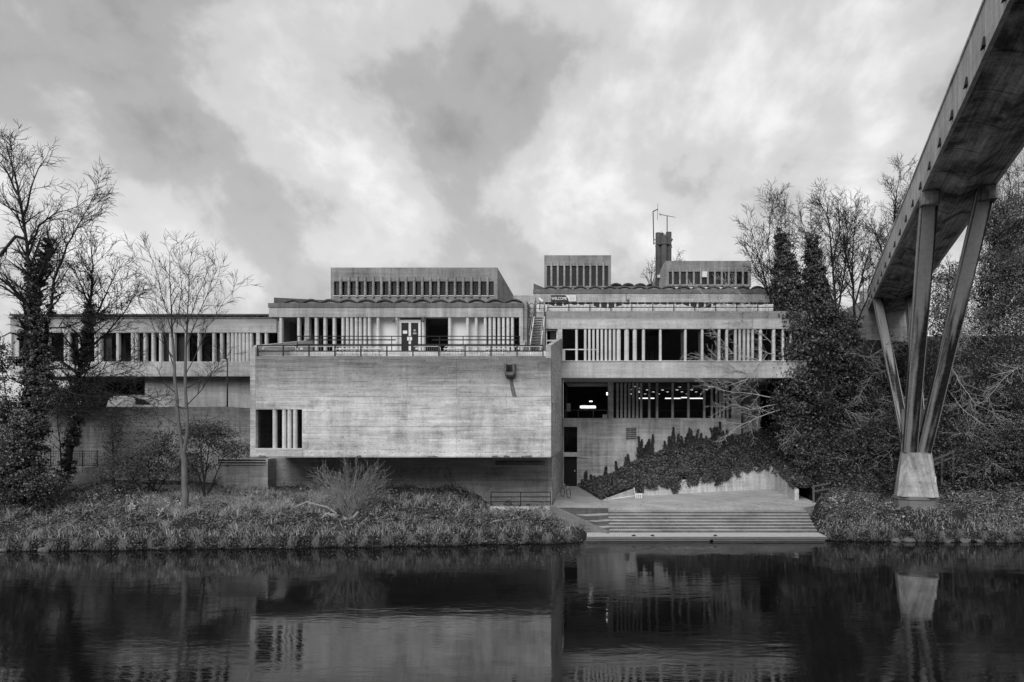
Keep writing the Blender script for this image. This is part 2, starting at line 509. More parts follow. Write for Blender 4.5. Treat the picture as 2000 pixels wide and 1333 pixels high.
def ground_z(Xa, Ya):
    Xa = np.asarray(Xa, float); Ya = np.asarray(Ya, float)
    yw = water_edge(Xa) + edge_n(Xa)
    t = Ya - yw
    left = interp(t, [-4, -0.5, 0.0, 0.14, 0.6, 3, 7, 9.5, 40, 200], [-2, -1.4, 0.0, 0.5, 0.85, 1.75, 2.45, 2.9, 3.0, 4.0])
    left = left + sstep(-Xa, 22, 30) * interp(t, [2, 8, 12], [0, 0.35, 0.4])
    left = np.where((Ya > 47.25) & (Xa < -21.2), 7.4 + np.clip((Ya - 60) * 0.01, 0, 4), left)
    mid = interp(t, [-4, -0.5, 0.0, 4, 20, 200], [-2, -1.4, -0.3, 0.3, 1.0, 8.0])
    right = interp(t, [-4, -0.5, 0.02, 0.35, 1.4, 2.6, 5, 8, 14, 24, 40, 300], [-2, -1.4, 0.1, 0.5, 1.35, 1.85, 2.4, 3.3, 8.0, 15.0, 17.5, 17.5])
    xlim = np.clip(-2.6 + (45.45 - Ya) / .892, -2.75, -.25)
    left = left * (1 - .48 * sstep(Xa, -9.5, -6) * sstep(t, 1.5, 4.5))
    left = left * (1 - .72 * sstep(Xa, -3.4, -.9))
    wl = 1 - sstep(Xa - xlim, -.25, .1)
    wq = np.clip((Ya - 44.8) / 2, 0, 1) * 2.0
    wr = sstep(Xa, 13.9 + wq, 15.0 + wq)
    z = left * wl + right * wr + mid * (1 - wl - wr)
    pw = 1 - sstep(np.hypot(Xa - 20.77, Ya - 43.7), 1.7, 2.9)
    z = z * (1 - pw) + 1.74 * pw
    near = interp(Ya, [-400, -120, -70, -45, -20, -5, 0, 2, 4, 6, 10, 13], [44, 44, 38, 26, 12, 5.6, 5.4, 5.2, 4.4, 3.2, 0.2, -2])
    z = np.where(Ya < 20, near, z)
    bump = 0.07 * vnoise(Xa, Ya, 1.9) + 0.05 * vnoise(Xa + 5, Ya + 3, 4.1)
    z = z + np.where((t > 0.4) & (Ya < 47) & (wr + wl > 0.9), bump, 0)
    return z

xs = np.concatenate([[-3000, -1200, -500, -250, -150, -110], np.arange(-90, -45, 1.5), np.arange(-45, 42, 0.3), np.arange(42, 90, 1.5), [110, 150, 250, 500, 1200, 3000]])
ys = np.concatenate([[-3000, -1000, -400, -200, -120, -95, -70, -57, -45, -33, -20], np.arange(-10, 14, 1.0), np.arange(14, 34, 4.0), np.arange(34, 49, 0.2), np.arange(49, 90, 1.0), [100, 130, 180, 300, 600, 1500, 4000]])
gx, gy = np.meshgrid(xs, ys)
gz = ground_z(gx, gy)
nx, ny = len(xs), len(ys)
ii = (np.arange(ny - 1)[:, None] * nx + np.arange(nx - 1)[None]).ravel()
q = np.stack([ii, ii + 1, ii + 1 + nx, ii + nx], 1)
tag(np_mesh('ground', np.stack([gx, gy, gz], -1), q, 'soil', None, True), kind='structure')
tag(MB().add([(-3000, 8, 0), (3000, 8, 0), (3000, 60, 0), (-3000, 60, 0)], [(0, 1, 2, 3)]).build('river', 'water'), kind='structure')

# footpath on the left bank
mb = MB()
pp = [(-36, 45.0), (-33, 45.3), (-30, 45.5), (-28, 45.4), (-26, 45.1), (-24, 45.0), (-22, 45.2)]
for (xa, ya), (xb, yb) in zip(pp[:-1], pp[1:]):
    n = 4
    for k in range(n):
        a, b = k / n, (k + 1) / n
        q4 = [(xa + (xb - xa) * a, ya + (yb - ya) * a - .45), (xa + (xb - xa) * b, ya + (yb - ya) * b - .45), (xa + (xb - xa) * b, ya + (yb - ya) * b + .5), (xa + (xb - xa) * a, ya + (yb - ya) * a + .5)]
        mb.add([(x, y, float(ground_z(x, y)) + .05) for x, y in q4], [(0, 1, 2, 3)])
tag(mb.build('footpath', 'trackdirt'), kind='structure')

# ------------------------------------------------------------------ plaza, steps, dock
PLZ = 1.52
def plaza_z(Y):
    return PLZ + (Y - 45.2) * 0.02
mb = MB()
poly = [(-2.62, 45.45), (1.1, 45.12), (14.05, 45.12), (15.6, 46.6), (15.9, 56.2), (12, 58.0), (-2.62, 58.0)]
n = len(poly)
mb.add([(x, y, plaza_z(y)) for x, y in poly] + [(x, y, -0.5) for x, y in poly], [tuple(range(n)), tuple(range(2 * n - 1, n - 1, -1))] + [(i, (i + 1) % n, n + (i + 1) % n, n + i) for i in range(n)])
plaza = tag(mb.build('plaza_pavement', 'paving'), kind='structure')

steps = tag(link_obj('riverside_steps', None, None, (6, 43.5, 0.3)), kind='structure')
DT = 0.30
NST, RISE, TREAD = 8, (PLZ - 0.30) / 8, 0.335
for k in range(NST - 1):
    y0 = 42.42 + k * TREAD
    z1 = DT + RISE * (k + 1)
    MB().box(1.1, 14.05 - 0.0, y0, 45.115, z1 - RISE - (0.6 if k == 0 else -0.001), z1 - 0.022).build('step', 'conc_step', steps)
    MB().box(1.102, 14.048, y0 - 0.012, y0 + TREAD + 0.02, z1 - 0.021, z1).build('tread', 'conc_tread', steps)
# angled flight of taller steps at the left end
def ab(x):
    return 45.45 - 0.892 * (x + 2.6)
for k in range(4):
    z1 = DT + RISE * 2 * (k + 1) - (0.001 if k < 3 else RISE * 0.0 + 0.004)
    yk = 42.42 + (2 * k + 1) * TREAD - 0.1 if k < 3 else 45.0
    # nosing line Y = yk - 0.5*(1.1-X) meets flank line
    xi = (45.45 - 0.892 * 2.6 - yk + 0.55) / (0.5 + 0.892)
    xi = max(min(xi, 1.0), -2.55)
    polyk = [(1.098, yk), (1.098, 45.11), (-2.5, 45.44), (xi, ab(xi))]
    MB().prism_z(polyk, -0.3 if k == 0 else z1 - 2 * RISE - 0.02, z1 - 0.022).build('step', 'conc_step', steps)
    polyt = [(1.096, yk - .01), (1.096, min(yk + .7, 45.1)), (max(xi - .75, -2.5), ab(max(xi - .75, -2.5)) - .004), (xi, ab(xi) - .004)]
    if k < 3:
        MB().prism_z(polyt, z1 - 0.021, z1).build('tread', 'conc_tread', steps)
fl = MB()
A, B = (-2.62, 45.5), (1.12, 42.16)
fl.hexa([(A[0] - .14, A[1] - .16, -1), (B[0] - .14, B[1] - .16, -1), (B[0], B[1], -1), (A[0], A[1], -1),
         (A[0] - .14, A[1] - .16, 1.66), (B[0] - .14, B[1] - .16, 0.42), (B[0], B[1], 0.42), (A[0], A[1], 1.66)])
fl.build('flank_wall', 'conc_flank', steps)

dock = thing('landing_stage', 'low pale timber landing stage at the foot of the riverside steps', 'dock', (7, 41.6, 0.1))
random.seed(11)
bw = 0.124
me_pl = MB().box(-bw / 2 + .009, bw / 2 - .009, 40.9, 42.4, DT - .045, DT).mesh('plank', 'dock_wood')
k = 0
x = -0.22
while x < 14.05:
    link_obj('plank', me_pl, dock, (x, 0, random.uniform(-.006, .004)))
    x += bw; k += 1
MB().box(-.3, 14.12, 40.86, 40.897, DT - .17, DT - .012).build('edge_board', 'dock_edge', dock)
MB().box(-.32, 7.1, 40.84, 40.93, DT - .27, DT - .2).build('edge_beam', 'dock_edge', dock)
MB().box(7.3, 14.0, 40.88, 40.95, DT - .28, DT - .21).build('edge_beam', 'dock_edge', dock)
for xx in np.arange(0.2, 14, 1.95):
    MB().box(xx, xx + .18, 41.0, 42.3, -1.0, DT - .05).build('pile', 'dock_edge', dock)
for xx in (2.55, 3.68, 7.46):
    MB().box(xx - .11, xx + .11, 41.0, 41.13, DT + .004, DT + .05).box(xx - .05, xx + .05, 41.03, 41.1, DT + .05, DT + .09).build('cleat', 'black_metal', dock)

# low wall and guard rail left of the steps
mb = MB().box(-6.75, -2.78, 45.4, 45.75, 0.4, 1.56)
tag(mb.build('low_wall', 'conc_low'), 'low concrete kerb wall under the black guard rail', 'wall')
def railing(name, label, pts, posts, h, rails, r=0.022, mat='black_metal', balusters=None, group=None, post_r=None):
    """pts: ground polyline ends [(x,y,z),(x,y,z)]; posts: fractions; rails: heights"""
    a, b = Vector(pts[0]), Vector(pts[1])
    t = thing(name, label, 'railing', tuple((a + b) / 2), group)
    for fr in posts:
        p = a.lerp(b, fr)
        MB().tube([p, p + Vector((0, 0, h))], post_r or r, 6).build('post', mat, t)
    for hh in rails:
        MB().tube([a + Vector((0, 0, hh)), b + Vector((0, 0, hh))], r, 6).build('rail', mat, t)
    if balusters:
        L = (b - a).length
        nb = int(L / balusters)
        for i in range(1, nb):
            p = a.lerp(b, i / nb)
            MB().tube([p + Vector((0, 0, rails[-1])), p + Vector((0, 0, rails[0]))], 0.011, 4).build('baluster', mat, t)
    return t
railing('guard_rail', 'black three-rail guard rail on the low wall beside the steps', [(-6.7, 45.55, 1.56), (-2.74, 45.55, 1.56)], [0, .5, 1], .95, [.94, .62, .3], .032)

# ------------------------------------------------------------------ the building
BLD = thing('university_building', 'stepped board-marked concrete building with ribbon windows above the riverbank', 'building', (-4, 50, 2))

def octfin(w, dep, z0, z1, y0, taper=0.0):
    """fin of chamfered section, its front at y0, centred on x=0"""
    c = w * 0.3
    poly = [(-w / 2, y0 + dep), (-w / 2, y0 + c), (-w / 2 + c, y0), (w / 2 - c, y0), (w / 2, y0 + c), (w / 2, y0 + dep)]
    return MB().prism_z(poly, z0, z1)

def fins(parent, xs_px, ytop, ybot, d, w, dep, mat='conc_fin', name='fin'):
    cache = {}
    for it in xs_px:
        x, ww = it if isinstance(it, tuple) else (it, w)
        if ww not in cache:
            cache[ww] = octfin(ww, dep, Z(ybot, d), Z(ytop, d), d).mesh(name, mat)
        link_obj(name, cache[ww], parent, (X(x, d), 0, 0))

def panes(parent, edges_px, ytop, ybot, d, mat='glass', name='pane', t=0.02):
    for a, b in zip(edges_px[:-1], edges_px[1:]):
        x0, x1 = X(a, d), X(b, d)
        MB().box(x0 + .012, x1 - .012, d, d + t, Z(ybot, d), Z(ytop, d)).build(name, mat, parent)

def blinds(parent, rng_px, ytop, ybot, d, mat='blind'):
    for a, b in rng_px:
        MB().box(X(a, d), X(b, d), d, d + .03, Z(ybot, d), Z(ytop, d)).build('blind', mat, parent)

def roof_tiles(parent, x0, x1, step, yb, yt, d, length, infill=True, th=0.10, mat='conc_tile', slope=0.0):
    """row of shallow arched concrete roof troughs seen end-on"""
    w = step / F * d
    zb, zt = Z(yb, d), Z(yt, d)
    rise = (zt - zb)
    npt = 9
    prof = []
    for i in range(npt):
        s = -1 + 2 * i / (npt - 1)
        prof.append((s * w * .5, rise * (1 - abs(s) ** 1.6) * .82))
    poly = [(a * .99, h + th * (1.0 if abs(a) < w * .4 else .5)) for a, h in prof] + [(a * .99, h) for a, h in prof[::-1]]
    me = MB().prism_y(poly, d, d + length).mesh('roof_tile', mat)
    inf = MB().prism_y([(a * .93, h - .015) for a, h in prof[1:-1]] + [(w * .42, -.02), (-w * .42, -.02)][0:2], d + .18, d + .22).mesh('infill_panel', 'conc_infill')
    x = x0
    i = 0
    while x < x1:
        xx = X(x + step / 2, d)
        o = link_obj('roof_tile', me, parent, (xx, 0, zb + random.uniform(-.02, .02)))
        if infill:
            link_obj('infill_panel', inf, parent, (xx, 0, zb))
        x += step; i += 1

# ---- front block -------------------------------------------------
D1, DL = 42.5, 47.2
bx0, bx1 = X(489, D1), X(1076, D1)
zt, zb = Z(696, D1), Z(893.5, D1)
mb = MB()
hole = (X(499.5, D1), X(590, D1), Z(876, D1), Z(800, D1))
wall(mb, bx0, bx1, zb, zt, [hole], lambda a, b, c, d_: mb.box(a, b, D1, D1 + .4, c, d_))
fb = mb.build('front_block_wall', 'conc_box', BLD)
fb['label'] = 'blank board-marked concrete wall of the projecting front block'
# chipped lower edge: small broken lumps hanging out of line
random.seed(5)
mb = MB()
for cx, ww in ((512, 9), (845, 12), (968, 9), (1028, 14), (990, 6), (700, 5)):
    x0 = X(cx, D1)
    for k in range(7):
        a = x0 + (k - 3) * ww * .006 + random.uniform(-.03, .03)
        mb.box(a - .05, a + .06, D1 - .035 - random.random() * .03, D1 - .001, zb - .02, zb + .04 + random.random() * .09)
mb.build('edge_spalls', 'conc_dark', fb)
# rest of the block: left side, deck, soffit
mb = MB()
mb.box(bx0, bx0 + .4, D1 + .4, 52.5, zb, zt - .004)
mb.box(bx0 + .4, bx1 - .3, D1 + .4, 52.4, zb + .001, zb + .35)
mb.box(bx0 + .4, bx1 - .3, D1 + .4, 52.4, zt - .35, zt - .06)
mb.build('front_block_shell', 'conc_side', BLD)
# corner pilaster strip
MB().box(bx0 - .003, X(499, D1), D1 - .02, D1 + .3, zb + .003, zt + .55).build('corner_pier', 'conc_side', fb)
# interior behind the lower window and its fins
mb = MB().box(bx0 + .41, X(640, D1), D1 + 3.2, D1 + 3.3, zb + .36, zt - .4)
mb.build('room_wall', 'interior', fb)
hx0, hx1, hz0, hz1 = hole
MB().box(hx0 + .01, hx1 - .01, D1 + .3, D1 + .32, hz0, hz1).build('pane', 'glass', fb)
fins(fb, [535, 553.7, 564, 575], 800.2, 876, D1 + .02, .23, .24)
MB().box(hx0 - .02, hx1 + .04, D1 - .05, D1 + .28, hz0 - .09, hz0 - .003).build('sill', 'conc_fin', fb)
MB().box(hx0 - .03, hx1 + .06, D1 - .03, D1 - .002, Z(891.5, D1), hz0 - .095).build('apron', 'conc_side', fb)
# water spout
mb = MB()
sx0, sx1, sz0, sz1 = X(987, D1), X(1007, D1), Z(738, D1), Z(712, D1)
mb.hexa([(sx0, D1 - .55, sz0 + .25), (sx0 + .1, D1 - .55, sz0 + .15), (sx0 + .12, D1 - .003, sz0), (sx0, D1 - .003, sz0 + .1),
         (sx0, D1 - .62, sz1), (sx0 + .14, D1 - .62, sz1), (sx0 + .14, D1 - .003, sz1), (sx0, D1 - .003, sz1)])
mb.hexa([(sx1 - .1, D1 - .55, sz0 + .15), (sx1, D1 - .55, sz0 + .25), (sx1, D1 - .003, sz0 + .1), (sx1 - .12, D1 - .003, sz0),
         (sx1 - .14, D1 - .62, sz1), (sx1, D1 - .62, sz1), (sx1, D1 - .003, sz1), (sx1 - .14, D1 - .003, sz1)])
mb.hexa([(sx0 + .08, D1 - .5, sz0 + .12), (sx1 - .08, D1 - .5, sz0 + .12), (sx1 - .08, D1 - .003, sz0 - .05), (sx0 + .08, D1 - .003, sz0 - .05),
         (sx0 + .1, D1 - .52, sz0 + .32), (sx1 - .1, D1 - .52, sz0 + .32), (sx1 - .1, D1 - .003, sz0 + .3), (sx0 + .1, D1 - .003, sz0 + .3)])
sp_ = mb.build('water_spout', 'conc_dark', fb)
MB().box(sx0 + .15, sx1 - .15, D1 - .012, D1 - .004, sz0 + .3, sz1 - .02).build('spout_mouth', 'door_dark', sp_)
# wet streak below the spout: a stain with a ragged outline
st = MB()
pts_l = [(995, 738), (996, 750), (997, 760), (999, 768), (1001, 776)]
pts_r = [(1002, 738), (1003, 750), (1006, 762), (1008, 770), (1010, 776)]
for i in range(4):
    st.add([(X(pts_l[i][0], D1), D1 - .004, Z(pts_l[i][1], D1)), (X(pts_r[i][0], D1), D1 - .004, Z(pts_r[i][1], D1)), (X(pts_r[i + 1][0], D1), D1 - .004, Z(pts_r[i + 1][1], D1)), (X(pts_l[i + 1][0], D1), D1 - .004, Z(pts_l[i + 1][1], D1))], [(0, 1, 2, 3)])
st.build('wet_stain', 'conc_dark', fb)
# tie-bolt holes along the bottom
me_b = MB().tube([(0, D1 - .006, 0), (0, D1 + .01, 0)], .028, 6).mesh('bolt_hole', 'door_dark')
for xx in range(505, 1075, 26):
    link_obj('bolt_hole', me_b, fb, (X(xx + random.uniform(-2, 2), D1), 0, Z(884.5, D1)))

# lower storey under the overhang
lx0, lx1 = X(523, DL), -3.028
mb = MB().box(lx0, lx1, DL, DL + .4, 1.2, zb + .01)
mb.box(lx0, lx0 + .4, DL + .4, 52, 1.2, zb + .01)
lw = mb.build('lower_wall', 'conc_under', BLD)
def louvre(parent, x0, x1, y0, y1, d, nsl, frame='conc_dark', gap='door_dark'):
    a, b, c, e_ = X(x0, d), X(x1, d), Z(y1, d), Z(y0, d)
    fr = MB().box(a, b, d - .03, d - .002, c, c + .05).box(a, b, d - .03, d - .002, e_ - .05, e_).box(a, a + .05, d - .03, d - .002, c + .05, e_ - .05).box(b - .05, b, d - .03, d - .002, c + .05, e_ - .05).build('louvre_frame', frame, parent)
    MB().box(a + .05, b - .05, d - .01, d - .003, c + .05, e_ - .05).build('louvre_gap', gap, fr)
    h = (e_ - c - .1) / nsl
    for i in range(nsl):
        zc = c + .05 + h * (i + .5)
        MB().hexa([(a + .05, d - .05, zc - h * .25), (b - .05, d - .05, zc - h * .25), (b - .05, d - .012, zc + h * .0), (a + .05, d - .012, zc + h * .0),
                   (a + .05, d - .05, zc - h * .17), (b - .05, d - .05, zc - h * .17), (b - .05, d - .012, zc + h * .06), (a + .05, d - .012, zc + h * .06)]).build('slat', 'conc_low', fr)
louvre(lw, 968, 1064, 900, 909, DL, 2)
# right return wall (faces the plaza), slightly splayed, with slot windows
ret = MB()
def ret_box(fx0, fx1):
    def fn(a, b, c, d_):
        def xx(Y): return fx0[1] + (fx1[1] - fx0[1]) * (Y - fx0[0]) / (fx1[0] - fx0[0])
        ret.hexa([(xx(a) - .3, a, c), (xx(a), a, c), (xx(b), b, c), (xx(b) - .3, b, c), (xx(a) - .3, a, d_), (xx(a), a, d_), (xx(b), b, d_), (xx(b) - .3, b, d_)])
    return fn
wall(ret, DL, 57.95, 1.2, zb + .02, [(48.4, 49.3, 2.0, 4.05), (51.6, 52.5, 2.0, 4.05)], ret_box((DL, -2.725), (58, -2.40)))
wall(ret, D1 + .401, 52.45, zb + .02, zt - .35, [(43.6, 44.4, 6.4, 8.4), (46.2, 47.2, 6.5, 8.4)], ret_box((D1, -2.512), (52.5, -2.28)))
# sloping parapet on top of the return, high end at the back
xa, xb = -2.512, -2.28
zc = zt - .35
ret.hexa([(xa - .3, D1 + .401, zc), (xa, D1 + .401, zc), (xb, 52.45, zc), (xb - .3, 52.45, zc), (xa - .3, D1 + .401, Z(673, D1)), (xa, D1 + .401, Z(673, D1)), (xb, 52.45, Z(661, 52.5)), (xb - .3, 52.45, Z(661, 52.5))])
ret.hexa([(xa - .33, D1 - .003, zt - .1), (xa + .001, D1 - .003, zt - .1), (xa + .001, D1 + .4, zt - .1), (xa - .33, D1 + .4, zt - .1), (xa - .33, D1 - .003, Z(674, D1)), (xa + .001, D1 - .003, Z(674, D1)), (xa + .001, D1 + .4, Z(673, D1)), (xa - .33, D1 + .4, Z(673, D1))])
ret.hexa([(-2.66, 52.452, zb + .02), (-2.36, 52.452, zb + .02), (-2.42, 58.6, zb + .02), (-2.72, 58.6, zb + .02), (-2.66, 52.452, 11.2), (-2.36, 52.452, 11.2), (-2.42, 58.6, 11.2), (-2.72, 58.6, 11.2)])
rt = ret.build('return_wall', 'conc_side', BLD)
MB().box(-2.92, -2.85, 48.3, 52.6, 1.9, 4.1).build('slot_pane', 'door_dark', rt)
MB().box(-2.72, -2.66, 43.5, 47.3, 6.3, 8.5).build('slot_pane', 'door_dark', rt)
# left parapet, rising backwards
mb = MB().hexa([(bx0, D1 + .401, zt - .003), (bx0 + .35, D1 + .401, zt - .003), (bx0 + .35, 51.5, zt - .003), (bx0, 51.5, zt - .003), (bx0, D1 + .401, Z(673.5, D1)), (bx0 + .35, D1 + .401, Z(673.5, D1)), (bx0 + .35, 51.5, 13.4), (bx0, 51.5, 13.4)])
mb.build('parapet', 'conc_side', BLD)
# upper terrace plinth
TF = 12.08
mb = MB().box(bx0 + .36, -2.62, 47.0, 47.3, zt - .36, TF).box(bx0 + .36, -2.62, 47.3, 62, TF - .3, TF - .002)
mb.build('terrace_plinth', 'conc_low', BLD)

# ---- terrace pavilion --------------------------------------------
D2 = 51.0
px0, px1 = X(525, D2), X(1021.5, D2)
mb = MB()
mb.box(px0, px1, D2, D2 + .45, Z(619.5, D2), Z(601, D2))                     # fascia
mb.box(px0 + .01, px1 - .01, D2 + .45, 62, Z(619.5, D2) + .01, Z(606, D2))      # roof slab
mb.box(X(1014, D2), px1 - .005, D2 + .02, D2 + .6, TF, Z(619.5, D2))          # right pier
mb.box(X(595, D2), X(603, D2), D2 + .02, D2 + .5, TF, Z(619.5, D2))           # left pier
mb.box(px0 + .02, px0 + .3, D2 + 1.4, 61, 9.5, Z(619.5, D2))
mb.box(px0 + .3, px1 - .02, 60, 60.3, TF, Z(619.5, D2))
pav = mb.build('pavilion', 'conc_pav', BLD)
pav['label'] = 'glazed terrace pavilion with slender concrete fins set back above the front block'
MB().box(px0 - .04, px1 + .02, D2 - .05, D2 + .5, Z(601, D2) + .003, Z(592.5, D2)).build('roof_edge_beam', 'conc_dark', pav)
fins(pav, [547.5, 582.5, 616.5, 633.7, 651.7, 669, 677.7, 686, 695, 703, 712, 720.5, 737.7, 773.5, 826, 877.7, 912.6, 929.8, 947.5, 956.5, 965, 974, 983, 991.7, 1000.5], 619.6, 698, D2 + .06, .21, .34)
dg = D2 + .75
panes(pav, [604, 617, 634, 652, 669, 686, 703, 721, 738, 773], 622, 700, dg)
panes(pav, [827, 878, 913, 930, 948, 965, 983, 1000, 1014], 622, 700, dg)
panes(pav, [527, 548, 583, 596], 622, 690, D2 + 6.0)
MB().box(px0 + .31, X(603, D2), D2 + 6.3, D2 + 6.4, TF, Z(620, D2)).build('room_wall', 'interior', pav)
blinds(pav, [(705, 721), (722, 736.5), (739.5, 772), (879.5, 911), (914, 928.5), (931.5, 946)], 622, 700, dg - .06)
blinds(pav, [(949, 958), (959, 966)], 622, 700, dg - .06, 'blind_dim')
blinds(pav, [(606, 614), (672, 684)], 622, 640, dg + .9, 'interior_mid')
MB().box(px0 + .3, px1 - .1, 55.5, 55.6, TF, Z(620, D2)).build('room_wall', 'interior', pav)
# side glazing of the pavilion's open left corner: receding fins
me_sf = octfin(.22, .3, TF, Z(619.5, D2), 0).mesh('fin', 'conc_low')
for k in range(7):
    link_obj('fin', me_sf, pav, (X(592, D2) - .35, D2 + 1.2 + k * .75, 0))
# double door
dd = D2 + .35
dx0, dx1 = X(779, dd), X(821.5, dd)
dz1 = Z(625, dd)
xm = (dx0 + dx1) / 2
frame = MB().box(dx0, dx0 + .09, dd, dd + .1, TF, dz1).box(dx1 - .09, dx1, dd, dd + .1, TF, dz1).box(dx0 + .09, dx1 - .09, dd, dd + .1, dz1 - .12, dz1).build('door_frame', 'white_paint', pav)
for s, (a, b) in enumerate(((dx0 + .095, xm - .005), (xm + .005, dx1 - .095))):
    leaf = MB().box(a, a + .08, dd + .02, dd + .07, TF + .02, dz1 - .13).box(b - .08, b, dd + .02, dd + .07, TF + .02, dz1 - .13).box(a + .08, b - .08, dd + .02, dd + .07, dz1 - .22, dz1 - .13).box(a + .08, b - .08, dd + .02, dd + .07, TF + .02, TF + .2).build('door', 'white_paint', pav)
    MB().box(a + .08, b - .08, dd + .04, dd + .05, TF + .2, dz1 - .22).build('door_pane', 'door_dark', leaf)
    if s == 0:
        MB().box(a + .2, a + .52, dd + .03, dd + .036, Z(652, dd), Z(646, dd)).build('notice', 'white_paint', leaf)
    else:
        MB().tube([((a + b) / 2, dd + .034, Z(646, dd)), ((a + b) / 2, dd + .038, Z(646, dd))], .1, 12).box((a + b) / 2 - .13, (a + b) / 2 + .13, dd + .034, dd + .038, Z(653, dd), Z(650, dd)).build('door_sticker', 'sign_grey', leaf)
    hx = xm + (-.1 if s == 0 else .1)
    MB().box(hx - .08, hx + .08, dd - .05, dd + .018, Z(665.5, dd), Z(658.8, dd)).build('door_handle', 'white_paint', leaf)
MB().box(X(771, D2), X(778.5, D2), D2 + .3, D2 + .6, TF, Z(620, D2)).box(X(822, D2), X(828, D2), D2 + .3, D2 + .6, TF, Z(620, D2)).build('door_surround', 'conc_fin', pav)
# roof tiles and the raised left verge
random.seed(3)
roof_tiles(pav, 553, 1010, 36, 592, 585.2, D2 + .15, 4.2)
MB().prism_y([(px0, Z(592.5, D2) + .004), (X(660, D2), Z(592.5, D2) + .004), (X(660, D2), Z(584.5, D2)), (px0, Z(577.5, D2))], D2 + .82, D2 + 4).build('roof_verge', 'conc_tile', pav)
# monitor (clerestory box) on the roof
D3 = 55.5
mx0, mx1 = X(646, D3), X(971.5, D3)
mzt, mzb = Z(523, D3), Z(592, D3)
oz0, oz1 = Z(577.5, D3), Z(550, D3)
mon = MB()
wall(mon, mx0, mx1, mzb, mzt, [(X(652, D3), X(965, D3), oz0, oz1)], lambda a, b, c, d_: mon.box(a, b, D3, D3 + .3, c, d_))
xr1 = X(971.5, D3)
mon.hexa([(mx0 + .3, D3 + .3, mzt - .3), (mx1 - .01, D3 + .3, mzt - .3), (mx1 + .6, D3 + 4.5, mzt - 2.0), (mx0 + .3, D3 + 4.5, mzt - 2.0), (mx0 + .3, D3 + .3, mzt - .004), (mx1 - .01, D3 + .3, mzt - .004), (mx1 + .6, D3 + 4.5, mzt - 1.7), (mx0 + .3, D3 + 4.5, mzt - 1.7)])
# splayed right cheek
mon.hexa([(mx1 - .3, D3 + .02, mzb), (mx1 + .001, D3 + .001, mzb), (mx1 + 1.0, D3 + 4.5, mzb), (mx1 + .7, D3 + 4.5, mzb), (mx1 - .3, D3 + .02, mzt - .01), (mx1 + .001, D3 + .001, mzt - .01), (mx1 + 1.0, D3 + 4.5, mzt - 1.75), (mx1 + .7, D3 + 4.5, mzt - 1.75)])
mon.box(mx0 + .001, mx0 + .3, D3 + .3, D3 + 4.5, mzb, mzt - 1.7)
mn = mon.build('roof_monitor', 'conc_mon', BLD)
mn['label'] = 'long rooftop clerestory box above the terrace pavilion'
mfx = [664.5 + 15.98 * i for i in range(19)]
fins(mn, mfx, 541, 580.5, D3 - .16, .18, .24, 'conc_side')
panes(mn, [652] + mfx + [965], 550, 577.5, D3 + .22)
blinds(mn, [(a + 2, a + 15) for a in [652] + mfx[:-1]], 551, 577, D3 + .5, 'blind_dim')
MB().box(X(651, D3), X(966, D3), D3 - .06, D3 + .2, Z(579.3, D3), Z(577.6, D3)).build('sill', 'conc_fin', mn)

# ---- left wing ----------------------------------------------------
D4 = 54.0
wx0, wx1 = X(20, D4), X(540, D4)
lw_ = MB()
lw_.box(wx0, wx1, D4, D4 + .4, Z(650, D4), Z(622.5, D4))
lw_.box(wx0, wx1, D4 - .03, D4 + .4, Z(735.5, D4), Z(706.5, D4))
lw_.box(wx0, wx1, D4 + .4, D4 + 8, Z(735.5, D4), Z(731, D4))
lw_.box(wx0, wx1, D4 + .4, D4 + 8, Z(627, D4), Z(622.6, D4))
lw_.box(wx0, wx0 + .35, D4 + .4, D4 + 8, Z(731, D4), Z(627, D4))
lw_.box(X(500, D4), X(507, D4), D4 + .02, D4 + .4, Z(706.5, D4), Z(650, D4))
lwing = lw_.build('left_wing', 'conc_left', BLD)
lwing['label'] = 'long low wing with a ribbon of fins and tall panes behind the bare trees'
MB().box(wx0 - .1, wx1, D4 - .06, D4 + .5, Z(622.4, D4), Z(620.6, D4)).build('roof_edge_beam', 'conc_dark', lwing)
MB().box(wx0 - .1, wx1, D4 + .02, D4 + 8, Z(616.2, D4), Z(613.3, D4)).build('roof_slab', 'conc_tile', lwing)
random.seed(9)
roof_tiles(lwing, 22, 520, 34, 620.5, 616.5, D4 + .1, 1.0, True, .05)
lf = [60, 92, 126, 133, 155, 186, 194, 228.5, 257.5, 265, 282, 297.5, 312.5, 332, 338, 363, 387.5, 416.6, 431.6, 445, 453, 460.3, 467.7, 475, 482.3, 489.5, 519]
fins(lwing, lf, 650.2, 706.4, D4 + .04, .23, .3)
lp = [22, 60, 92, 130, 155, 190, 228, 258, 282, 312, 335, 362, 387, 416, 431, 446, 462, 475, 489, 504, 519, 538]
panes(lwing, lp, 650, 706.5, D4 + .45)
blinds(lwing, [(134, 154), (195, 218), (264, 281), (318, 331), (339, 362), (448, 455), (462, 470), (489.5, 500)], 651, 706, D4 + .6)
blinds(lwing, [(62, 80), (140, 150), (234, 246), (401, 410), (505, 517)], 651, 706, D4 + 1.4, 'blind_dim')
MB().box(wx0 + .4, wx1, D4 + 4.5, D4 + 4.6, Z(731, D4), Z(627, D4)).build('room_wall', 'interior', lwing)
# recess below the wing
D5 = 55.0
mb = MB().box(X(283, D5), X(505, D5), D5, D5 + .4, 7.3, Z(735.5, D4) + .02)
mb.build('undercroft_wall', 'conc_pav', BLD)
MB().box(wx0, X(283, D5), D4 + 7.5, D4 + 7.8, 7.3, Z(735.5, D4) + .02).build('undercroft_back', 'interior', BLD)

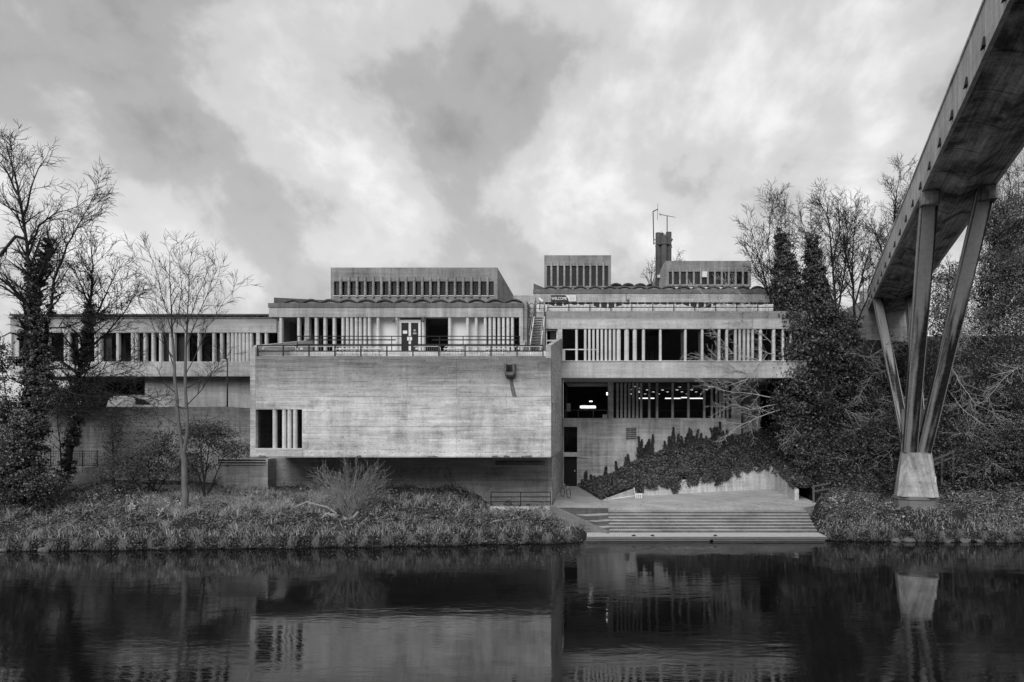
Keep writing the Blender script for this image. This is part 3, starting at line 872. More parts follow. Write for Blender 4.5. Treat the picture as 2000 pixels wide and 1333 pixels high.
# ---- right wing -----------------------------------------------------
D6, D7 = 52.5, 58.0
rx0, rx1 = X(1066, D6), X(1575, D6)
rw = MB()
rw.box(rx0, rx1, D6, D6 + .4, Z(642.5, D6), Z(608, D6))
rw.box(X(1097, D6), rx1, D6 - .03, D6 + .4, Z(738.5, D6), Z(706.5, D6))
rw.box(X(1097, D6), rx1, D6 + .4, 70, Z(738.5, D6), Z(735, D6))                 # soffit slab
rw.box(rx0, rx1, D6 + .4, 60, Z(616, D6), Z(611.5, D6))                       # roof terrace
rw.box(X(1089, D6), X(1098, D6), D6 + .02, D6 + .5, Z(706.5, D6), Z(642.5, D6))
rw.box(rx0, rx0 + .3, D6 + .4, 58, 11.0, Z(616, D6))
rw.box(rx1 - .3, rx1, D6 + .4, 60, Z(738, D6), Z(611, D6))
rwing = rw.build('right_wing', 'conc_wing', BLD)
rwing['label'] = 'two deep concrete fascias with a band of white fins between, over the plaza'
rf = [1126, 1143, 1151.2, 1159.2, 1167.3, 1175.4, 1183.5, 1191.5, 1199.6, (1208.5, .3), (1224, .34), (1240, .3), (1257, .22), 1290, 1339, 1372, 1405, 1420, 1437, 1445.3, 1453.8, 1462, 1470.5, (1486, .24), (1512, .24), 1530, 1545]
fins(rwing, rf, 643, 706, D6 + .05, .19, .34, 'conc_fin')
panes(rwing, [1098, 1126, 1143, 1159, 1175, 1191, 1208, 1224, 1240, 1257, 1290, 1339, 1372, 1405, 1437, 1462, 1486, 1512, 1545, 1570], 643, 706, D6 + .42)
blinds(rwing, [(1330, 1337), (1364, 1371), (1397, 1404)], 644, 705, D6 + .55)
MB().box(X(1098, D6), rx1, D6 - .1, D6 + .3, Z(706.5, D6) + .003, Z(704.8, D6)).build('sill', 'conc_fin', rwing)
MB().box(X(1098, D6), X(1168, D6), D6 + .36, D6 + .405, Z(683, D6), Z(681, D6)).build('transom', 'white_paint', rwing)
MB().box(X(1098, D6), rx1 - .3, 58.6, 58.7, Z(735, D6), Z(616, D6)).build('room_wall', 'interior_mid', rwing)
# small window with a white frame beside the stair
d = D6 + .45
wf = MB()
for (a, b, c, e_) in ((1066.5, 1068.5, 645, 688), (1087, 1089.5, 645, 688), (1068.5, 1087, 645, 647.2), (1068.5, 1087, 664.5, 667.5)):
    wf.box(X(a, d), X(b, d), d - .1, d, Z(e_, d), Z(c, d))
wfo = wf.build('window_frame', 'white_paint', rwing)
MB().box(X(1068.5, d), X(1087, d), d - .05, d - .03, Z(664.5, d), Z(647.2, d)).build('window_pane', 'door_dark', wfo)
MB().box(X(1068.5, d), X(1087, d), d - .05, d - .03, Z(688, d), Z(667.5, d)).build('window_pane', 'door_dark', wfo)
# lower storey of the right wing
lo = MB()
zsof = Z(738.5, D6) + .01
wz0, wz1 = Z(817, D7), Z(748.5, D7)
dh = (X(1101, D7), X(1127, D7), 1.6, Z(893, D7))
dh2 = (X(1101, D7), X(1127.5, D7), Z(884, D7), Z(834, D7))
lo_x1 = X(1440, D7)
wall(lo, -2.42, lo_x1, 1.2, wz0, [dh, dh2], lambda a, b, c, d_: lo.box(a, b, D7, D7 + .4, c, d_))
lo.box(X(1187.5, D7), X(1198, D7), D7 + .003, D7 + .6, wz0, zsof)
lo.box(X(1429, D7), lo_x1, D7 + .003, D7 + .6, wz0, zsof)
lo.box(lo_x1 - .003, lo_x1 + .4, D7 + .3, 66, 1.2, zsof)
lo.box(-2.42, X(1429, D7), D7 + .4, 80, wz0 - .25, wz0 - .03)
lowr = lo.build('lower_storey', 'conc_low', BLD)
lowr['label'] = 'shaded recessed storey under the right wing with lit hall windows'
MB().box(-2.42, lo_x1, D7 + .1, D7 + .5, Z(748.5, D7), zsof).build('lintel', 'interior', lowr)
fins(lowr, [1206, 1213.8, 1221.5, 1229.2, 1237, 1244.7, 1252.5, 1268.3, 1283.5, 1314, 1345, 1376, 1390.7, 1400, 1407, 1414, 1421.5], 748.6, 817, D7 + .02, .20, .3, 'conc_side')
panes(lowr, [1198, 1214, 1229, 1245, 1268, 1284, 1314, 1345, 1376, 1391, 1410, 1429], 748.6, 817, D7 + .45)
# hall behind
MB().box(-2.4, 16, 80, 80.2, wz0 - .2, 12).box(-2.4, -2.2, D7 + .41, 80, wz0, 12).box(15.8, 16, D7 + .41, 80, wz0, 12).build('hall_walls', 'interior', lowr)
MB().box(-2.4, 16, D7 + .5, 80, Z(746.5, D7), Z(746.5, D7) + .1).build('hall_ceiling', 'interior', lowr)
MB().box(X(1190, D7), X(1196, D7), D7 + .65, 66, wz0, Z(746.5, D7)).build('hall_partition', 'interior', lowr)
MB().box(X(1101, D7), X(1189, D7), 65, 65.1, wz0, Z(746.5, D7)).build('lobby_wall', 'interior', lowr)
# plaza door, window over it
MB().box(dh[0] + .01, dh[1] - .01, D7 + .25, D7 + .3, 1.65, dh[3] - .01).build('plaza_door', 'door_dark', lowr)
MB().tube([(dh[1] - .2, D7 + .24, Z(920.5, D7)), (dh[1] - .2, D7 + .2, Z(920.5, D7))], .07, 10).build('door_knob', 'pale_metal', lowr)
MB().box(dh2[0], dh2[1], D7 + .3, D7 + .32, dh2[2], dh2[3]).build('pane', 'glass', lowr)
MB().box(dh2[0], dh2[1], D7 + 1.2, D7 + 1.25, dh2[2] - .2, dh2[3] + .2).build('stair_room', 'interior', lowr)
MB().hexa([(dh2[0] - .02, D7 - .12, Z(892, D7)), (dh2[1] + .02, D7 - .12, Z(892, D7)), (dh2[1] + .02, D7 - .003, Z(892, D7)), (dh2[0] - .02, D7 - .003, Z(892, D7)),
           (dh2[0] - .02, D7 - .05, Z(884.5, D7)), (dh2[1] + .02, D7 - .05, Z(884.5, D7)), (dh2[1] + .02, D7 - .003, Z(884.5, D7)), (dh2[0] - .02, D7 - .003, Z(884.5, D7))]).build('door_hood', 'conc_low', lowr)
louvre(lowr, 1221.5, 1244, 835, 861, D7, 6, 'conc_low')
MB().tube([(X(1128, D7), D7 - .06, Z(893.5, D7)), (X(1151, D7), D7 - .06, Z(894.5, D7)), (X(1152, D7), D7 - .06, Z(897, D7)), (X(1152, D7), D7 - .06, Z(945, D7))], .035, 6).build('drain_pipe', 'pale_metal', lowr)
# far right end under the trees: stepped block with louvre
MB().box(X(1450, 60), X(1485, 60), 60, 64, 3, Z(738, D6)).build('end_block', 'conc_low', BLD)
louvre(lowr, 1478, 1498, 751, 763, 60, 4, 'conc_low')

# ---- upper right storey behind the roof terrace -----------------------
D8 = 59.5
ux0, ux1 = X(1042, D8), X(1560, D8)
up = MB()
up.box(ux0, ux1, D8, D8 + .4, Z(590.5, D8), Z(573.5, D8))
up.box(ux0, ux1, D8 + .4, D8 + 9, Z(590, D8), Z(586, D8))
up.box(ux0, ux0 + 1.0, D8 + .02, D8 + 9, 13, Z(590.5, D8))
up.box(X(985, 59.2), X(1043, 59.2), 59.2, 59.5, 12, Z(577, 59.2))
upw = up.build('upper_storey', 'conc_pav', BLD)
MB().box(ux0 - .03, ux1, D8 - .06, D8 + .5, Z(573.5, D8) + .003, Z(565.5, D8)).build('roof_edge_beam', 'conc_dark', upw)
fins(upw, [1085 + 14.6 * i for i in range(32)], 590.6, 612, D8 + .06, .16, .25)
panes(upw, [1065 + 29.2 * i for i in range(17)], 590.6, 614, D8 + .5)
MB().box(ux0 + 1, ux1, D8 + 4, D8 + 4.1, 14, Z(590, D8)).build('room_wall', 'interior', upw)
random.seed(4)
roof_tiles(upw, 1061, 1500, 28.9, 565.3, 559.2, D8 + .15, 2.0)
MB().prism_y([(ux0, Z(565.5, D8) + .004), (X(1062, D8), Z(565.5, D8) + .004), (X(1062, D8), Z(562, D8)), (ux0, Z(553.5, D8))], D8 + .1, D8 + 2).build('roof_verge', 'conc_tile', upw)
MB().box(X(1193, 63), X(1300, 63), 63, 72, Z(566, 63), Z(559.5, 63)).build('back_roof', 'conc_dark', upw)
roof_tiles(upw, 1168, 1300, 23.6, 559, 554.5, 68, 1.2, False, .12)

def lantern(x0, x1, yt, yb, ox0, ox1, oyt, oyb, ftop, fx, d, name_label, splay_left=0):
    mb = MB()
    wall(mb, X(x0, d), X(x1, d), Z(yb, d), Z(yt, d), [(X(ox0, d), X(ox1, d), Z(oyb, d), Z(oyt, d))], lambda a, b, c, e_: mb.box(a, b, d, d + .3, c, e_))
    za, zb2 = Z(yb, d), Z(yt, d)
    a, b = X(x0, d), X(x1, d)
    mb.box(a + .001, b - .001, d + .3, d + 3.2, zb2 - .35, zb2 - .003)
    mb.box(b - .3, b - .002, d + .3, d + 3.2, za, zb2 - .35)
    if splay_left:
        mb.hexa([(a - splay_left, d + 3.2, za), (a + .001, d + .002, za), (a + .3, d + .02, za), (a - splay_left + .3, d + 3.2, za),
                 (a - splay_left * .3, d + 3.2, zb2 - .01), (a + .001, d + .002, zb2 - .01), (a + .3, d + .02, zb2 - .01), (a + .3, d + 3.2, zb2 - .01)])
    else:
        mb.box(a + .002, a + .3, d + .3, d + 3.2, za, zb2 - .35)
    o = mb.build('roof_lantern', 'conc_mon', BLD)
    o['label'] = name_label
    fins(o, fx, ftop, oyb + 2.5, d - .16, .17, .24, 'conc_side')
    panes(o, [ox0] + fx + [ox1], oyt, oyb, d + .2)
    blinds(o, [(p + 1.5, q_ - 1.5) for p, q_ in zip([ox0] + fx, fx + [ox1])], oyt, oyb, d + .4, 'blind_dim')
    return o
D9 = 61.8
lantern(1063, 1193.5, 499, 562, 1068, 1188, 519.5, 559, 512.5, [1077, 1089.5, 1102.2, 1115, 1127.7, 1140.3, 1153, 1165.8, 1178.6], D9, 'tall square rooftop lantern box left of the chimney')
lb = lantern(1300, 1467, 510, 560, 1304, 1461, 531, 555.5, 523.5, [1314.5, 1328.2, 1341.8, 1355.5, 1369.2, 1382.9, 1396.6, 1410.3, 1424, 1437.6, 1451.4], D9, 'wide rooftop lantern box right of the chimney', 1.2)
MB().box(X(1371, D9), X(1381, D9), D9 - .1, D9 - .05, Z(542, D9), Z(531, D9)).build('window_board', 'white_paint', lb)
# chimney: cluster of round shafts
DC = 63.5
ch = MB()
cx, czb, czt = X(1296, DC), 17.5, Z(462, DC)
for i, (ox, oy, r, h) in enumerate(((-.5, -.2, .27, .25), (0, -.45, .30, -.1), (.45, -.25, .26, .3), (-.3, .4, .3, 0), (.35, .4, .3, .05), (0, 0, .45, -.25))):
    ch.tube([(cx + ox, DC + oy, czb), (cx + ox, DC + oy, czt + h)], r, 14)
ch.tube([(cx, DC, Z(480, DC)), (cx, DC, Z(481.5, DC))], .78, 16)
chm = ch.build('chimney', 'conc_soot', BLD)
MB().tube([(cx + .45, DC - .3, czt - .2), (cx + .75, DC - .3, czt - .5)], .16, 8).tube([(cx + .5, DC - .3, czt - 1.0), (cx + .68, DC - .3, czt - 1.2)], .14, 8).build('chimney_vent', 'conc_dark', chm)
MB().box(cx - .65, cx - .4, DC - .8, DC - .7, Z(546, DC), Z(541, DC)).build('junction_box', 'pale_metal', chm)

# ------------------------------------------------------------------ things on the building
def conn(*pts): return [Vector(p) for p in pts]
# antennas
a = thing('radio_mast', 'thin cranked whip aerial mast fixed to the left side of the chimney', 'antenna', P(1277, 478, DC))
MB().tube(conn(P(1277, 478, DC), P(1275.5, 413.5, DC)), .05, 6).build('mast', 'black_metal', a)
MB().tube(conn(P(1275.5, 413.5, DC), P(1285, 409, DC)), .045, 6).build('arm', 'black_metal', a)
MB().tube(conn(P(1284, 430, DC), P(1285, 398, DC)), .02, 5).build('whip', 'black_metal', a)
MB().tube(conn(P(1276.6, 468, DC), P(1282, 470, DC)), .04, 5).tube(conn(P(1276.6, 475.5, DC), P(1282, 475.5, DC)), .04, 5).build('bracket', 'black_metal', a)
a = thing('television_aerial', 'horizontal television aerial on a pole on top of the chimney', 'antenna', P(1303, 462, DC))
MB().tube(conn(P(1303, 464, DC), P(1303, 423, DC)), .045, 6).build('pole', 'black_metal', a)
MB().tube(conn(P(1288, 419, DC), P(1319, 425, DC)), .025, 5).build('boom', 'black_metal', a)
for k in range(12):
    fx = 1290 + k * 2.5
    p = Vector(P(fx, 419 + (fx - 1288) * .19, DC))
    MB().tube([p - Vector((.02, .35 - k * .012, .05)), p + Vector((.02, .35 - k * .012, .05))], .012, 4).build('element', 'black_metal', a)
MB().tube(conn(P(1288.5, 416, DC), P(1289.5, 422.5, DC)), .02, 4).build('reflector', 'black_metal', a)
a = thing('roof_vent_cowl', 'small cluster of cowls standing on the chimney top', 'vent', P(1294, 462, DC))
MB().tube(conn(P(1294, 464, DC), P(1294, 455, DC)), .09, 8).build('stem', 'black_metal', a)
MB().tube(conn(P(1291.5, 462, DC), P(1291.5, 451, DC)), .03, 6).tube(conn(P(1298, 463, DC), P(1298, 457, DC)), .1, 8).build('cowl', 'grey_metal', a)

# WELCOME sign
d = D8 - .09
sg = thing('welcome_banner', 'dark WELCOME sign with a white swoosh end on the upper fascia', 'sign', P(1101, 588, d))
MB().box(X(1076, d), X(1125, d), d, d + .04, Z(589.3, d), Z(577, d)).build('board', 'sign_dark', sg)
mb = MB()
pl = [(1104, 577), (1107.5, 580.5), (1109.8, 584.5), (1111, 589.3)]
polyw = [(X(x, d), Z(y, d)) for x, y in pl] + [(X(1125, d) - .0, Z(589.3, d)), (X(1125, d), Z(577, d))]
mb.prism_y(polyw, d - .012, d - .004)
mb.build('white_panel', 'white_paint', sg)
def text(body, x_px, y_px, dd, size, mat, parent, width=None):
    cu = bpy.data.curves.new('lettering', 'FONT')
    cu.body = body
    cu.size = size
    cu.align_x = 'CENTER'; cu.align_y = 'CENTER'
    cu.extrude = .004
    cu.offset = size * .02
    cu.materials.append(MAT[mat])
    o = link_obj('lettering', cu, parent, (X(x_px, dd), dd, Z(y_px, dd)))
    o.rotation_euler = (math.radians(90), 0, 0)
    if width:
        bpy.context.view_layer.update()
        o.scale = (width / max(o.dimensions.x, .01),) * 1 + (1, 1)
    bpy.context.view_layer.update()
    me = bpy.data.meshes.new_from_object(o.evaluated_get(bpy.context.evaluated_depsgraph_get()))
    o2 = link_obj('lettering', me, parent, (X(x_px, dd), dd, Z(y_px, dd)))
    o2.rotation_euler = o.rotation_euler; o2.scale = o.scale
    bpy.data.objects.remove(o)
    o2.name = 'lettering'
    return o2
text('WELCOME', 1092, 583.6, d - .012, .33, 'white_paint', sg, 30 / F * d)
for i, (yy, wd) in enumerate(((580.6, 10), (583.6, 10.5), (586.4, 10.5))):
    MB().box(X(1117.5 - wd / 2, d), X(1117.5 + wd / 2, d), d - .018, d - .013, Z(yy + .5, d), Z(yy - .4, d)).build('small_print', 'sign_grey', sg)

# security camera and floodlights
d = D6 + .2
a = thing('security_camera', 'white security camera at the top of the outdoor stair', 'camera', P(1056, 592, d))
MB().tube(conn(P(1053, 583.8, d), P(1060, 590, d - .5)), .11, 8).build('housing', 'white_paint', a)
MB().tube(conn(P(1055, 586, d), P(1054, 606, d)), .035, 6).build('bracket', 'black_metal', a)
for i, (x, lab) in enumerate(((769, 'black floodlight left of the terrace double door'), (826.5, 'black floodlight right of the terrace double door'))):
    d = D2 - .25
    a = thing('floodlight', lab, 'floodlight', P(x, 629, d), 'floodlights over the terrace doors')
    s = 1 if i else -1
    MB().hexa([(X(x - 2.5, d), d - .12, Z(630, d)), (X(x + 1, d), d - .12, Z(631, d)), (X(x + 1, d), d + .1, Z(629, d)), (X(x - 2.5, d), d + .1, Z(628, d)),
               (X(x - 3, d), d - .02, Z(620, d)), (X(x + 2.5, d), d - .02, Z(620, d)), (X(x + 2.5, d), d + .15, Z(620, d)), (X(x - 3, d), d + .15, Z(620, d))]).build('lamp_body', 'black_metal', a)
    MB().box(X(x - 1, d), X(x + 1, d), d + .14, d + .24, Z(626, d), Z(621, d)).build('bracket', 'black_metal', a)
a = thing('wall_lantern', 'small grey bulkhead lamp on the upper right fascia', 'lamp', P(1226, 587, D8))
MB().tube(conn(P(1226.5, 587.5, D8 - .12), P(1226.5, 581.5, D8 - .12)), .12, 8).build('lamp_body', 'grey_metal', a)
MB().tube(conn(P(1223, 588, D8 - .03), P(1223, 574, D8 - .03)), .02, 5).build('conduit', 'black_metal', a)

# terrace edge railing on the front block
xs_p = [503, 553.2, 603.5, 654, 704.8, 755.6, 806.5, 857.4, 908.3, 959.2, 1010, 1060.5]
d = D1 + .25
a = thing('terrace_railing', 'black two-rail railing along the front block roof edge', 'railing', P(780, 696, d))
for x in xs_p:
    MB().box(X(x, d) - .036, X(x, d) + .036, d - .036, d + .036, zt - .1, Z(675, d)).build('post', 'black_metal', a)
for y in (675.3, 686.2):
    MB().tube(conn(P(503, y, d), P(1060.5, y, d)), .04, 6).build('rail', 'black_metal', a)
# upper terrace railing, either side of the door
d = 47.12
for x0, x1, posts, lab in ((580.5, 777, [580.5, 627, 672, 718.7, 765], 'black railing on the upper terrace left of the door gap'), (826, 1015, [858.3, 904.5, 951, 997.5, 1015], 'black railing on the upper terrace right of the door gap')):
    a = thing('upper_railing', lab, 'railing', P((x0 + x1) / 2, 686, d), 'upper terrace railings')
    for x in posts:
        MB().tube(conn(P(x, 688, d), P(x, 657, d)), .03, 6).build('post', 'black_metal', a)
    MB().tube(conn(P(x0, 657.3, d), P(x1 if x1 > 1000 else 826, 657.3, d)), .034, 6).build('rail', 'black_metal', a)
    MB().tube(conn(P(x0 + 18, 664.3, d), P(x1 - 4, 664.3, d)), .045, 6).build('rail', 'black_metal', a)
    MB().tube(conn(P(x0, 673, d), P(x1 if x1 > 1000 else 826, 673, d)), .034, 6).build('rail', 'black_metal', a)

# crowd barriers standing behind the edge railing
def barrier(x0, x1, d, label, nb=13):
    a = thing('crowd_barrier', label, 'barrier', P((x0 + x1) / 2, 694, d), 'crowd barriers on the terrace')
    xa, xb, z0, z1 = X(x0, d), X(x1, d), zt - .04, Z(677, d)
    c = .12
    pts = [(xa, d, z0), (xa, d, z1 - c), (xa + c * .3, d, z1 - c * .3), (xa + c, d, z1), (xb - c, d, z1), (xb - c * .3, d, z1 - c * .3), (xb, d, z1 - c), (xb, d, z0)]
    MB().tube(pts, .026, 6).build('frame', 'pale_metal', a)
    MB().tube([(xa, d, z0 + .14), (xb, d, z0 + .14)], .018, 5).build('bottom_rail', 'pale_metal', a)
    for i in range(1, nb):
        x = xa + (xb - xa) * i / nb
        MB().tube([(x, d, z0 + .14), (x, d, z1)], .010, 4).build('bar', 'grey_metal', a)
    MB().box(xa + .18, xa + .34, d - .03, d - .012, z1 - .2, z1 - .08).build('plate', 'white_paint', a)
for x0, x1, lab in ((505, 578, 'first crowd barrier from the left end of the terrace'), (581, 655, 'second crowd barrier from the left end of the terrace'),
                    (656.5, 728, 'crowd barrier in front of the left pair of white benches'), (806, 860, 'crowd barrier standing before the terrace doors'),
                    (868, 938, 'crowd barrier in front of the middle white bench'), (944, 1000, 'crowd barrier in front of the right white bench'), (1004, 1060, 'crowd barrier at the foot of the outdoor stair')):
    barrier(x0, x1, D1 + .75, lab)
# white picnic benches
def bench(x0, x1, d, label):
    a = thing('picnic_bench', label, 'bench', P((x0 + x1) / 2, 692, d), 'white benches on the terrace')
    xa, xb = X(x0, d), X(x1, d)
    zf = zt - .06
    for k, (dy, h) in enumerate(((-.3, .76), (-.15, .76), (0, .76), (.15, .76), (-.75, .45), (.6, .45))):
        MB().box(xa, xb, d + dy, d + dy + .13, zf + h - .04, zf + h).build('plank', 'white_paint', a)
    for sx in (xa + .25, xb - .25):
        MB().hexa([(sx - .03, d - .7, zf), (sx + .03, d - .7, zf), (sx + .03, d - .62, zf), (sx - .03, d - .62, zf), (sx - .03, d - .2, zf + .71), (sx + .03, d - .2, zf + .71), (sx + .03, d - .12, zf + .71), (sx - .03, d - .12, zf + .71)]).build('leg', 'white_paint', a)
        MB().hexa([(sx - .03, d + .62, zf), (sx + .03, d + .62, zf), (sx + .03, d + .7, zf), (sx - .03, d + .7, zf), (sx - .03, d + .12, zf + .71), (sx + .03, d + .12, zf + .71), (sx + .03, d + .2, zf + .71), (sx - .03, d + .2, zf + .71)]).build('leg', 'white_paint', a)
        MB().box(sx - .032, sx - .0, d - .74, d + .74, zf + .33, zf + .4).build('crossbar', 'white_paint', a)
for x0, x1, lab in ((658, 702, 'white picnic bench left of the white bench pair on the terrace'), (704, 746, 'white picnic bench nearest the terrace doors on their left'),
                    (868, 908, 'white picnic bench right of the terrace doors'), (948, 990, 'white picnic bench nearest the outdoor stair')):
    bench(x0, x1, D1 + 2.2, lab)

# outdoor stair between pavilion and right wing
a = thing('outdoor_stair', 'narrow dark concrete stair climbing between pavilion and right wing', 'stairs', P(1045, 678, 48.5))
y0s, y1s = 48.6, 52.3
z0s, z1s = TF + .35, Z(622, 52.5)
nst = 12
for k in range(nst):
    f0 = k / nst
    yy = y0s + (y1s - y0s) * f0
    zt_ = z0s + (z1s - z0s) * (k + 1) / nst
    xc = X(1045, 48.6) + (X(1053.5, 52.4) - X(1045, 48.6)) * f0
    MB().box(xc - .34, xc + .34, yy, yy + .34, zt_ - .07, zt_).build('step', 'conc_dark', a)
for s in (-1, 1):
    xa_, xb_ = X(1045, 48.6) + s * .39, X(1053.5, 52.4) + s * .39
    MB().hexa([(xa_ - .045, y0s - .1, z0s - .3), (xa_ + .045, y0s - .1, z0s - .3), (xb_ + .045, y1s, z1s - .35), (xb_ - .045, y1s, z1s - .35), (xa_ - .045, y0s - .1, z0s + .12), (xa_ + .045, y0s - .1, z0s + .12), (xb_ + .045, y1s, z1s + .12), (xb_ - .045, y1s, z1s + .12)]).build('stringer', 'conc_low', a)
    MB().tube([(xa_, y0s, z0s + .95), (xb_, y1s, z1s + .95)], .022, 6).build('handrail', 'grey_metal', a)
    for f in (.0, .5, 1.0):
        p = Vector((xa_ + (xb_ - xa_) * f, y0s + (y1s - y0s) * f, z0s + (z1s - z0s) * f))
        MB().tube([p, p + Vector((0, 0, .95))], .02, 5).build('baluster', 'black_metal', a)
# flank wall left of the stair
mb = MB().hexa([(X(1021, D2), D2 - 2.2, TF), (X(1022, D2) + .12, D2 - 2.2, TF), (X(1034, 56), 56, TF), (X(1034, 56) - .3, 56, TF), (X(1021, D2), D2 - .1, TF + .9), (X(1022, D2) + .12, D2 - .1, TF + .9), (X(1047, 56), 56, Z(578, 56)), (X(1047, 56) - .3, 56, Z(578, 56))])
mb.build('stair_wall', 'conc_side', BLD)
MB().box(px1 + .003, px1 + .25, D2 + .3, 59, TF, Z(585, D2)).build('pavilion_cheek', 'conc_side', BLD)

# roof terrace railing, hooped gates and white sheets
d = D6 + .2
a = thing('roof_terrace_railing', 'black railing along the right wing roof terrace', 'railing', P(1280, 608, d))
xp = 1070
while xp < 1560:
    MB().box(X(xp, d) - .032, X(xp, d) + .032, d - .032, d + .032, Z(609.5, d), Z(593, d)).build('post', 'black_metal', a)
    xp += 41
for y in (593.3, 601):
    MB().tube(conn(P(1070, y, d), P(1560, y, d)), .034, 6).build('rail', 'black_metal', a)
for x0, x1, lab in ((1033, 1043.5, 'hooped metal gate at the stair head, on its left side'), (1046.5, 1064, 'hooped metal gate closing the top of the outdoor stair')):
    dd_ = D6 - .05
    a = thing('stair_gate', lab, 'gate', P((x0 + x1) / 2, 622, dd_), 'gates at the stair head')
    z1_, z0_ = Z(593.5, dd_), Z(621, dd_)
    xa_, xb_ = X(x0, dd_), X(x1, dd_)
    MB().tube([(xa_, dd_, z0_), (xa_, dd_, z1_ - .12), (xa_ + .12, dd_, z1_), (xb_ - .12, dd_, z1_), (xb_, dd_, z1_ - .12), (xb_, dd_, z0_), (xa_, dd_, z0_)], .03, 6).build('frame', 'black_metal', a)
    for f in (.33, .66):
        MB().tube([(xa_, dd_, z0_ + (z1_ - z0_) * f), (xb_, dd_, z0_ + (z1_ - z0_) * f)], .02, 5).build('rail', 'black_metal', a)
# sagging white sheets tied behind the roof railing
def sheet(x0, x1, sag, d, label, seed):
    rg = random.Random(seed)
    n, mrows = 22, 4
    vs, fs = [], []
    for j in range(mrows + 1):
        for i in range(n + 1):
            f = i / n
            top = 594.8 + sag * 4 * f * (1 - f) + .5 * math.sin(f * 17 + seed)
            yy = top + (609.5 - top) * j / mrows
            vs.append((X(x0 + (x1 - x0) * f, d), d + .05 * math.sin(f * 40 + j * .8 + seed) + rg.uniform(-.01, .01), Z(yy, d)))
    for j in range(mrows):
        for i in range(n):
            k = j * (n + 1) + i
            fs.append((k, k + 1, k + n + 2, k + n + 1))
    b = len(vs)
    vs2 = vs + [(x, y + .02, z) for x, y, z in vs]
    fs2 = fs + [tuple(i + b for i in f[::-1]) for f in fs]
    tag(MB().add(vs2, fs2, True).build('white_sheet', 'white_cloth'), label, 'sheet', 'white sheets on the roof terrace railing')
sheet(1048, 1072, 0, D6 + .7, 'white sheet behind the stair head gate', 1)
sheet(1069, 1110, 3.5, D6 + .45, 'first white sheet right of the stair, under the WELCOME sign', 2)
sheet(1110, 1152, 1.0, D6 + .45, 'second white sheet right of the stair on the roof railing', 3)
sheet(1153, 1216, 8, D6 + .45, 'deeply sagging white sheet below the grey bulkhead lamp', 4)
sheet(1216, 1272, .4, D6 + .45, 'taut white sheet in the middle of the roof railing', 5)
sheet(1272, 1334, .6, D6 + .45, 'taut white sheet left of the second sagging sheet', 6)
sheet(1335, 1402, 7, D6 + .45, 'second sagging white sheet, right half of the roof railing', 7)
sheet(1402, 1510, .8, D6 + .45, 'long white sheet beside the ivy tree on the roof railing', 8)

# lobby balcony railing and clutter behind it
railing('balcony_railing', 'thin grey rail across the dark lobby opening above the plaza door', [(X(1101, D7), D7 + .2, wz0), (X(1187, D7), D7 + .2, wz0)], [.03, .33, .67, .99], .68, [.68], .018, 'grey_metal')
railing('hall_guard_rail', 'thin grey rail inside the lit hall windows', [(X(1199, D7), D7 + .8, wz0), (X(1429, D7), D7 + .8, wz0)], [0, .23, .45, .66, .83, 1], .66, [.66], .018, 'grey_metal')
d = D7 + .6
tag(MB().box(X(1177, d), X(1186, d), d, d + .3, wz0, Z(810.5, d)).box(X(1176.6, d), X(1186.4, d), d - .02, d + .32, Z(810.5, d) + .002, Z(809.8, d)).build('white_crate', 'blind'), 'pale box standing in the lobby corner by the pier', 'box')
a = thing('life_ring_board', 'pale life ring board in the lobby behind the balcony rail', 'life ring', P(1110, 806, d))
MB().box(X(1106.5, d), X(1114.5, d), d, d + .05, Z(804, d), Z(788, d)).build('board', 'blind', a)
ring = [(X(1110.5, d) + .13 * math.cos(t * math.pi / 6), d - .05, Z(797, d) + .18 * math.sin(t * math.pi / 6)) for t in range(13)]
MB().tube(ring, .045, 6).build('ring', 'white_paint', a)

# lamps that are on inside the lower storey
ceil = Z(746.5, D7)
def ceil_at(x, y, zc):
    d = (zc - CAMZ) * F / (PY - y)
    return (X(x, d), d, zc)
DLG = [(1239.6, 755), (1234.7, 761), (1250, 758), (1249, 764.3), (1233.4, 769.5), (1248.5, 766.8), (1264, 761.7), (1260, 769.6), (1276, 765.7), (1294, 762), (1304, 765.7), (1287.4, 769.7),
       (1327.8, 755.8), (1322.3, 761.8), (1332, 765.6), (1341.4, 769.7), (1351, 761.7), (1359.7, 765.7), (1368.5, 769.7), (1386, 755.5), (1380, 761.3), (1256.5, 774.2), (1232, 774)]
me_dl = MB().tube([(0, 0, 0), (0, 0, -.03)], .13, 12).mesh('ceiling_lamp', 'lamp_light')
ORD = ['first', 'second', 'third', 'fourth', 'fifth', 'sixth', 'seventh', 'eighth', 'ninth', 'tenth']
ROWS = [('highest', 0, 759), ('second highest', 759, 763.5), ('middle', 763.5, 768), ('second lowest', 768, 772), ('lowest', 772, 999)]
for x, y in DLG:
    rn = [r for r in ROWS if r[1] <= y < r[2]][0]
    rank = sorted(px_ for px_, py_ in DLG if rn[1] <= py_ < rn[2]).index(x)
    p = ceil_at(x, y, ceil - .01)
    o = link_obj('ceiling_lamp', me_dl, None, p)
    tag(o, 'lit hall downlight, %s from the left in the %s row behind the fins' % (ORD[rank], rn[0]), 'ceiling light', 'hall downlights')
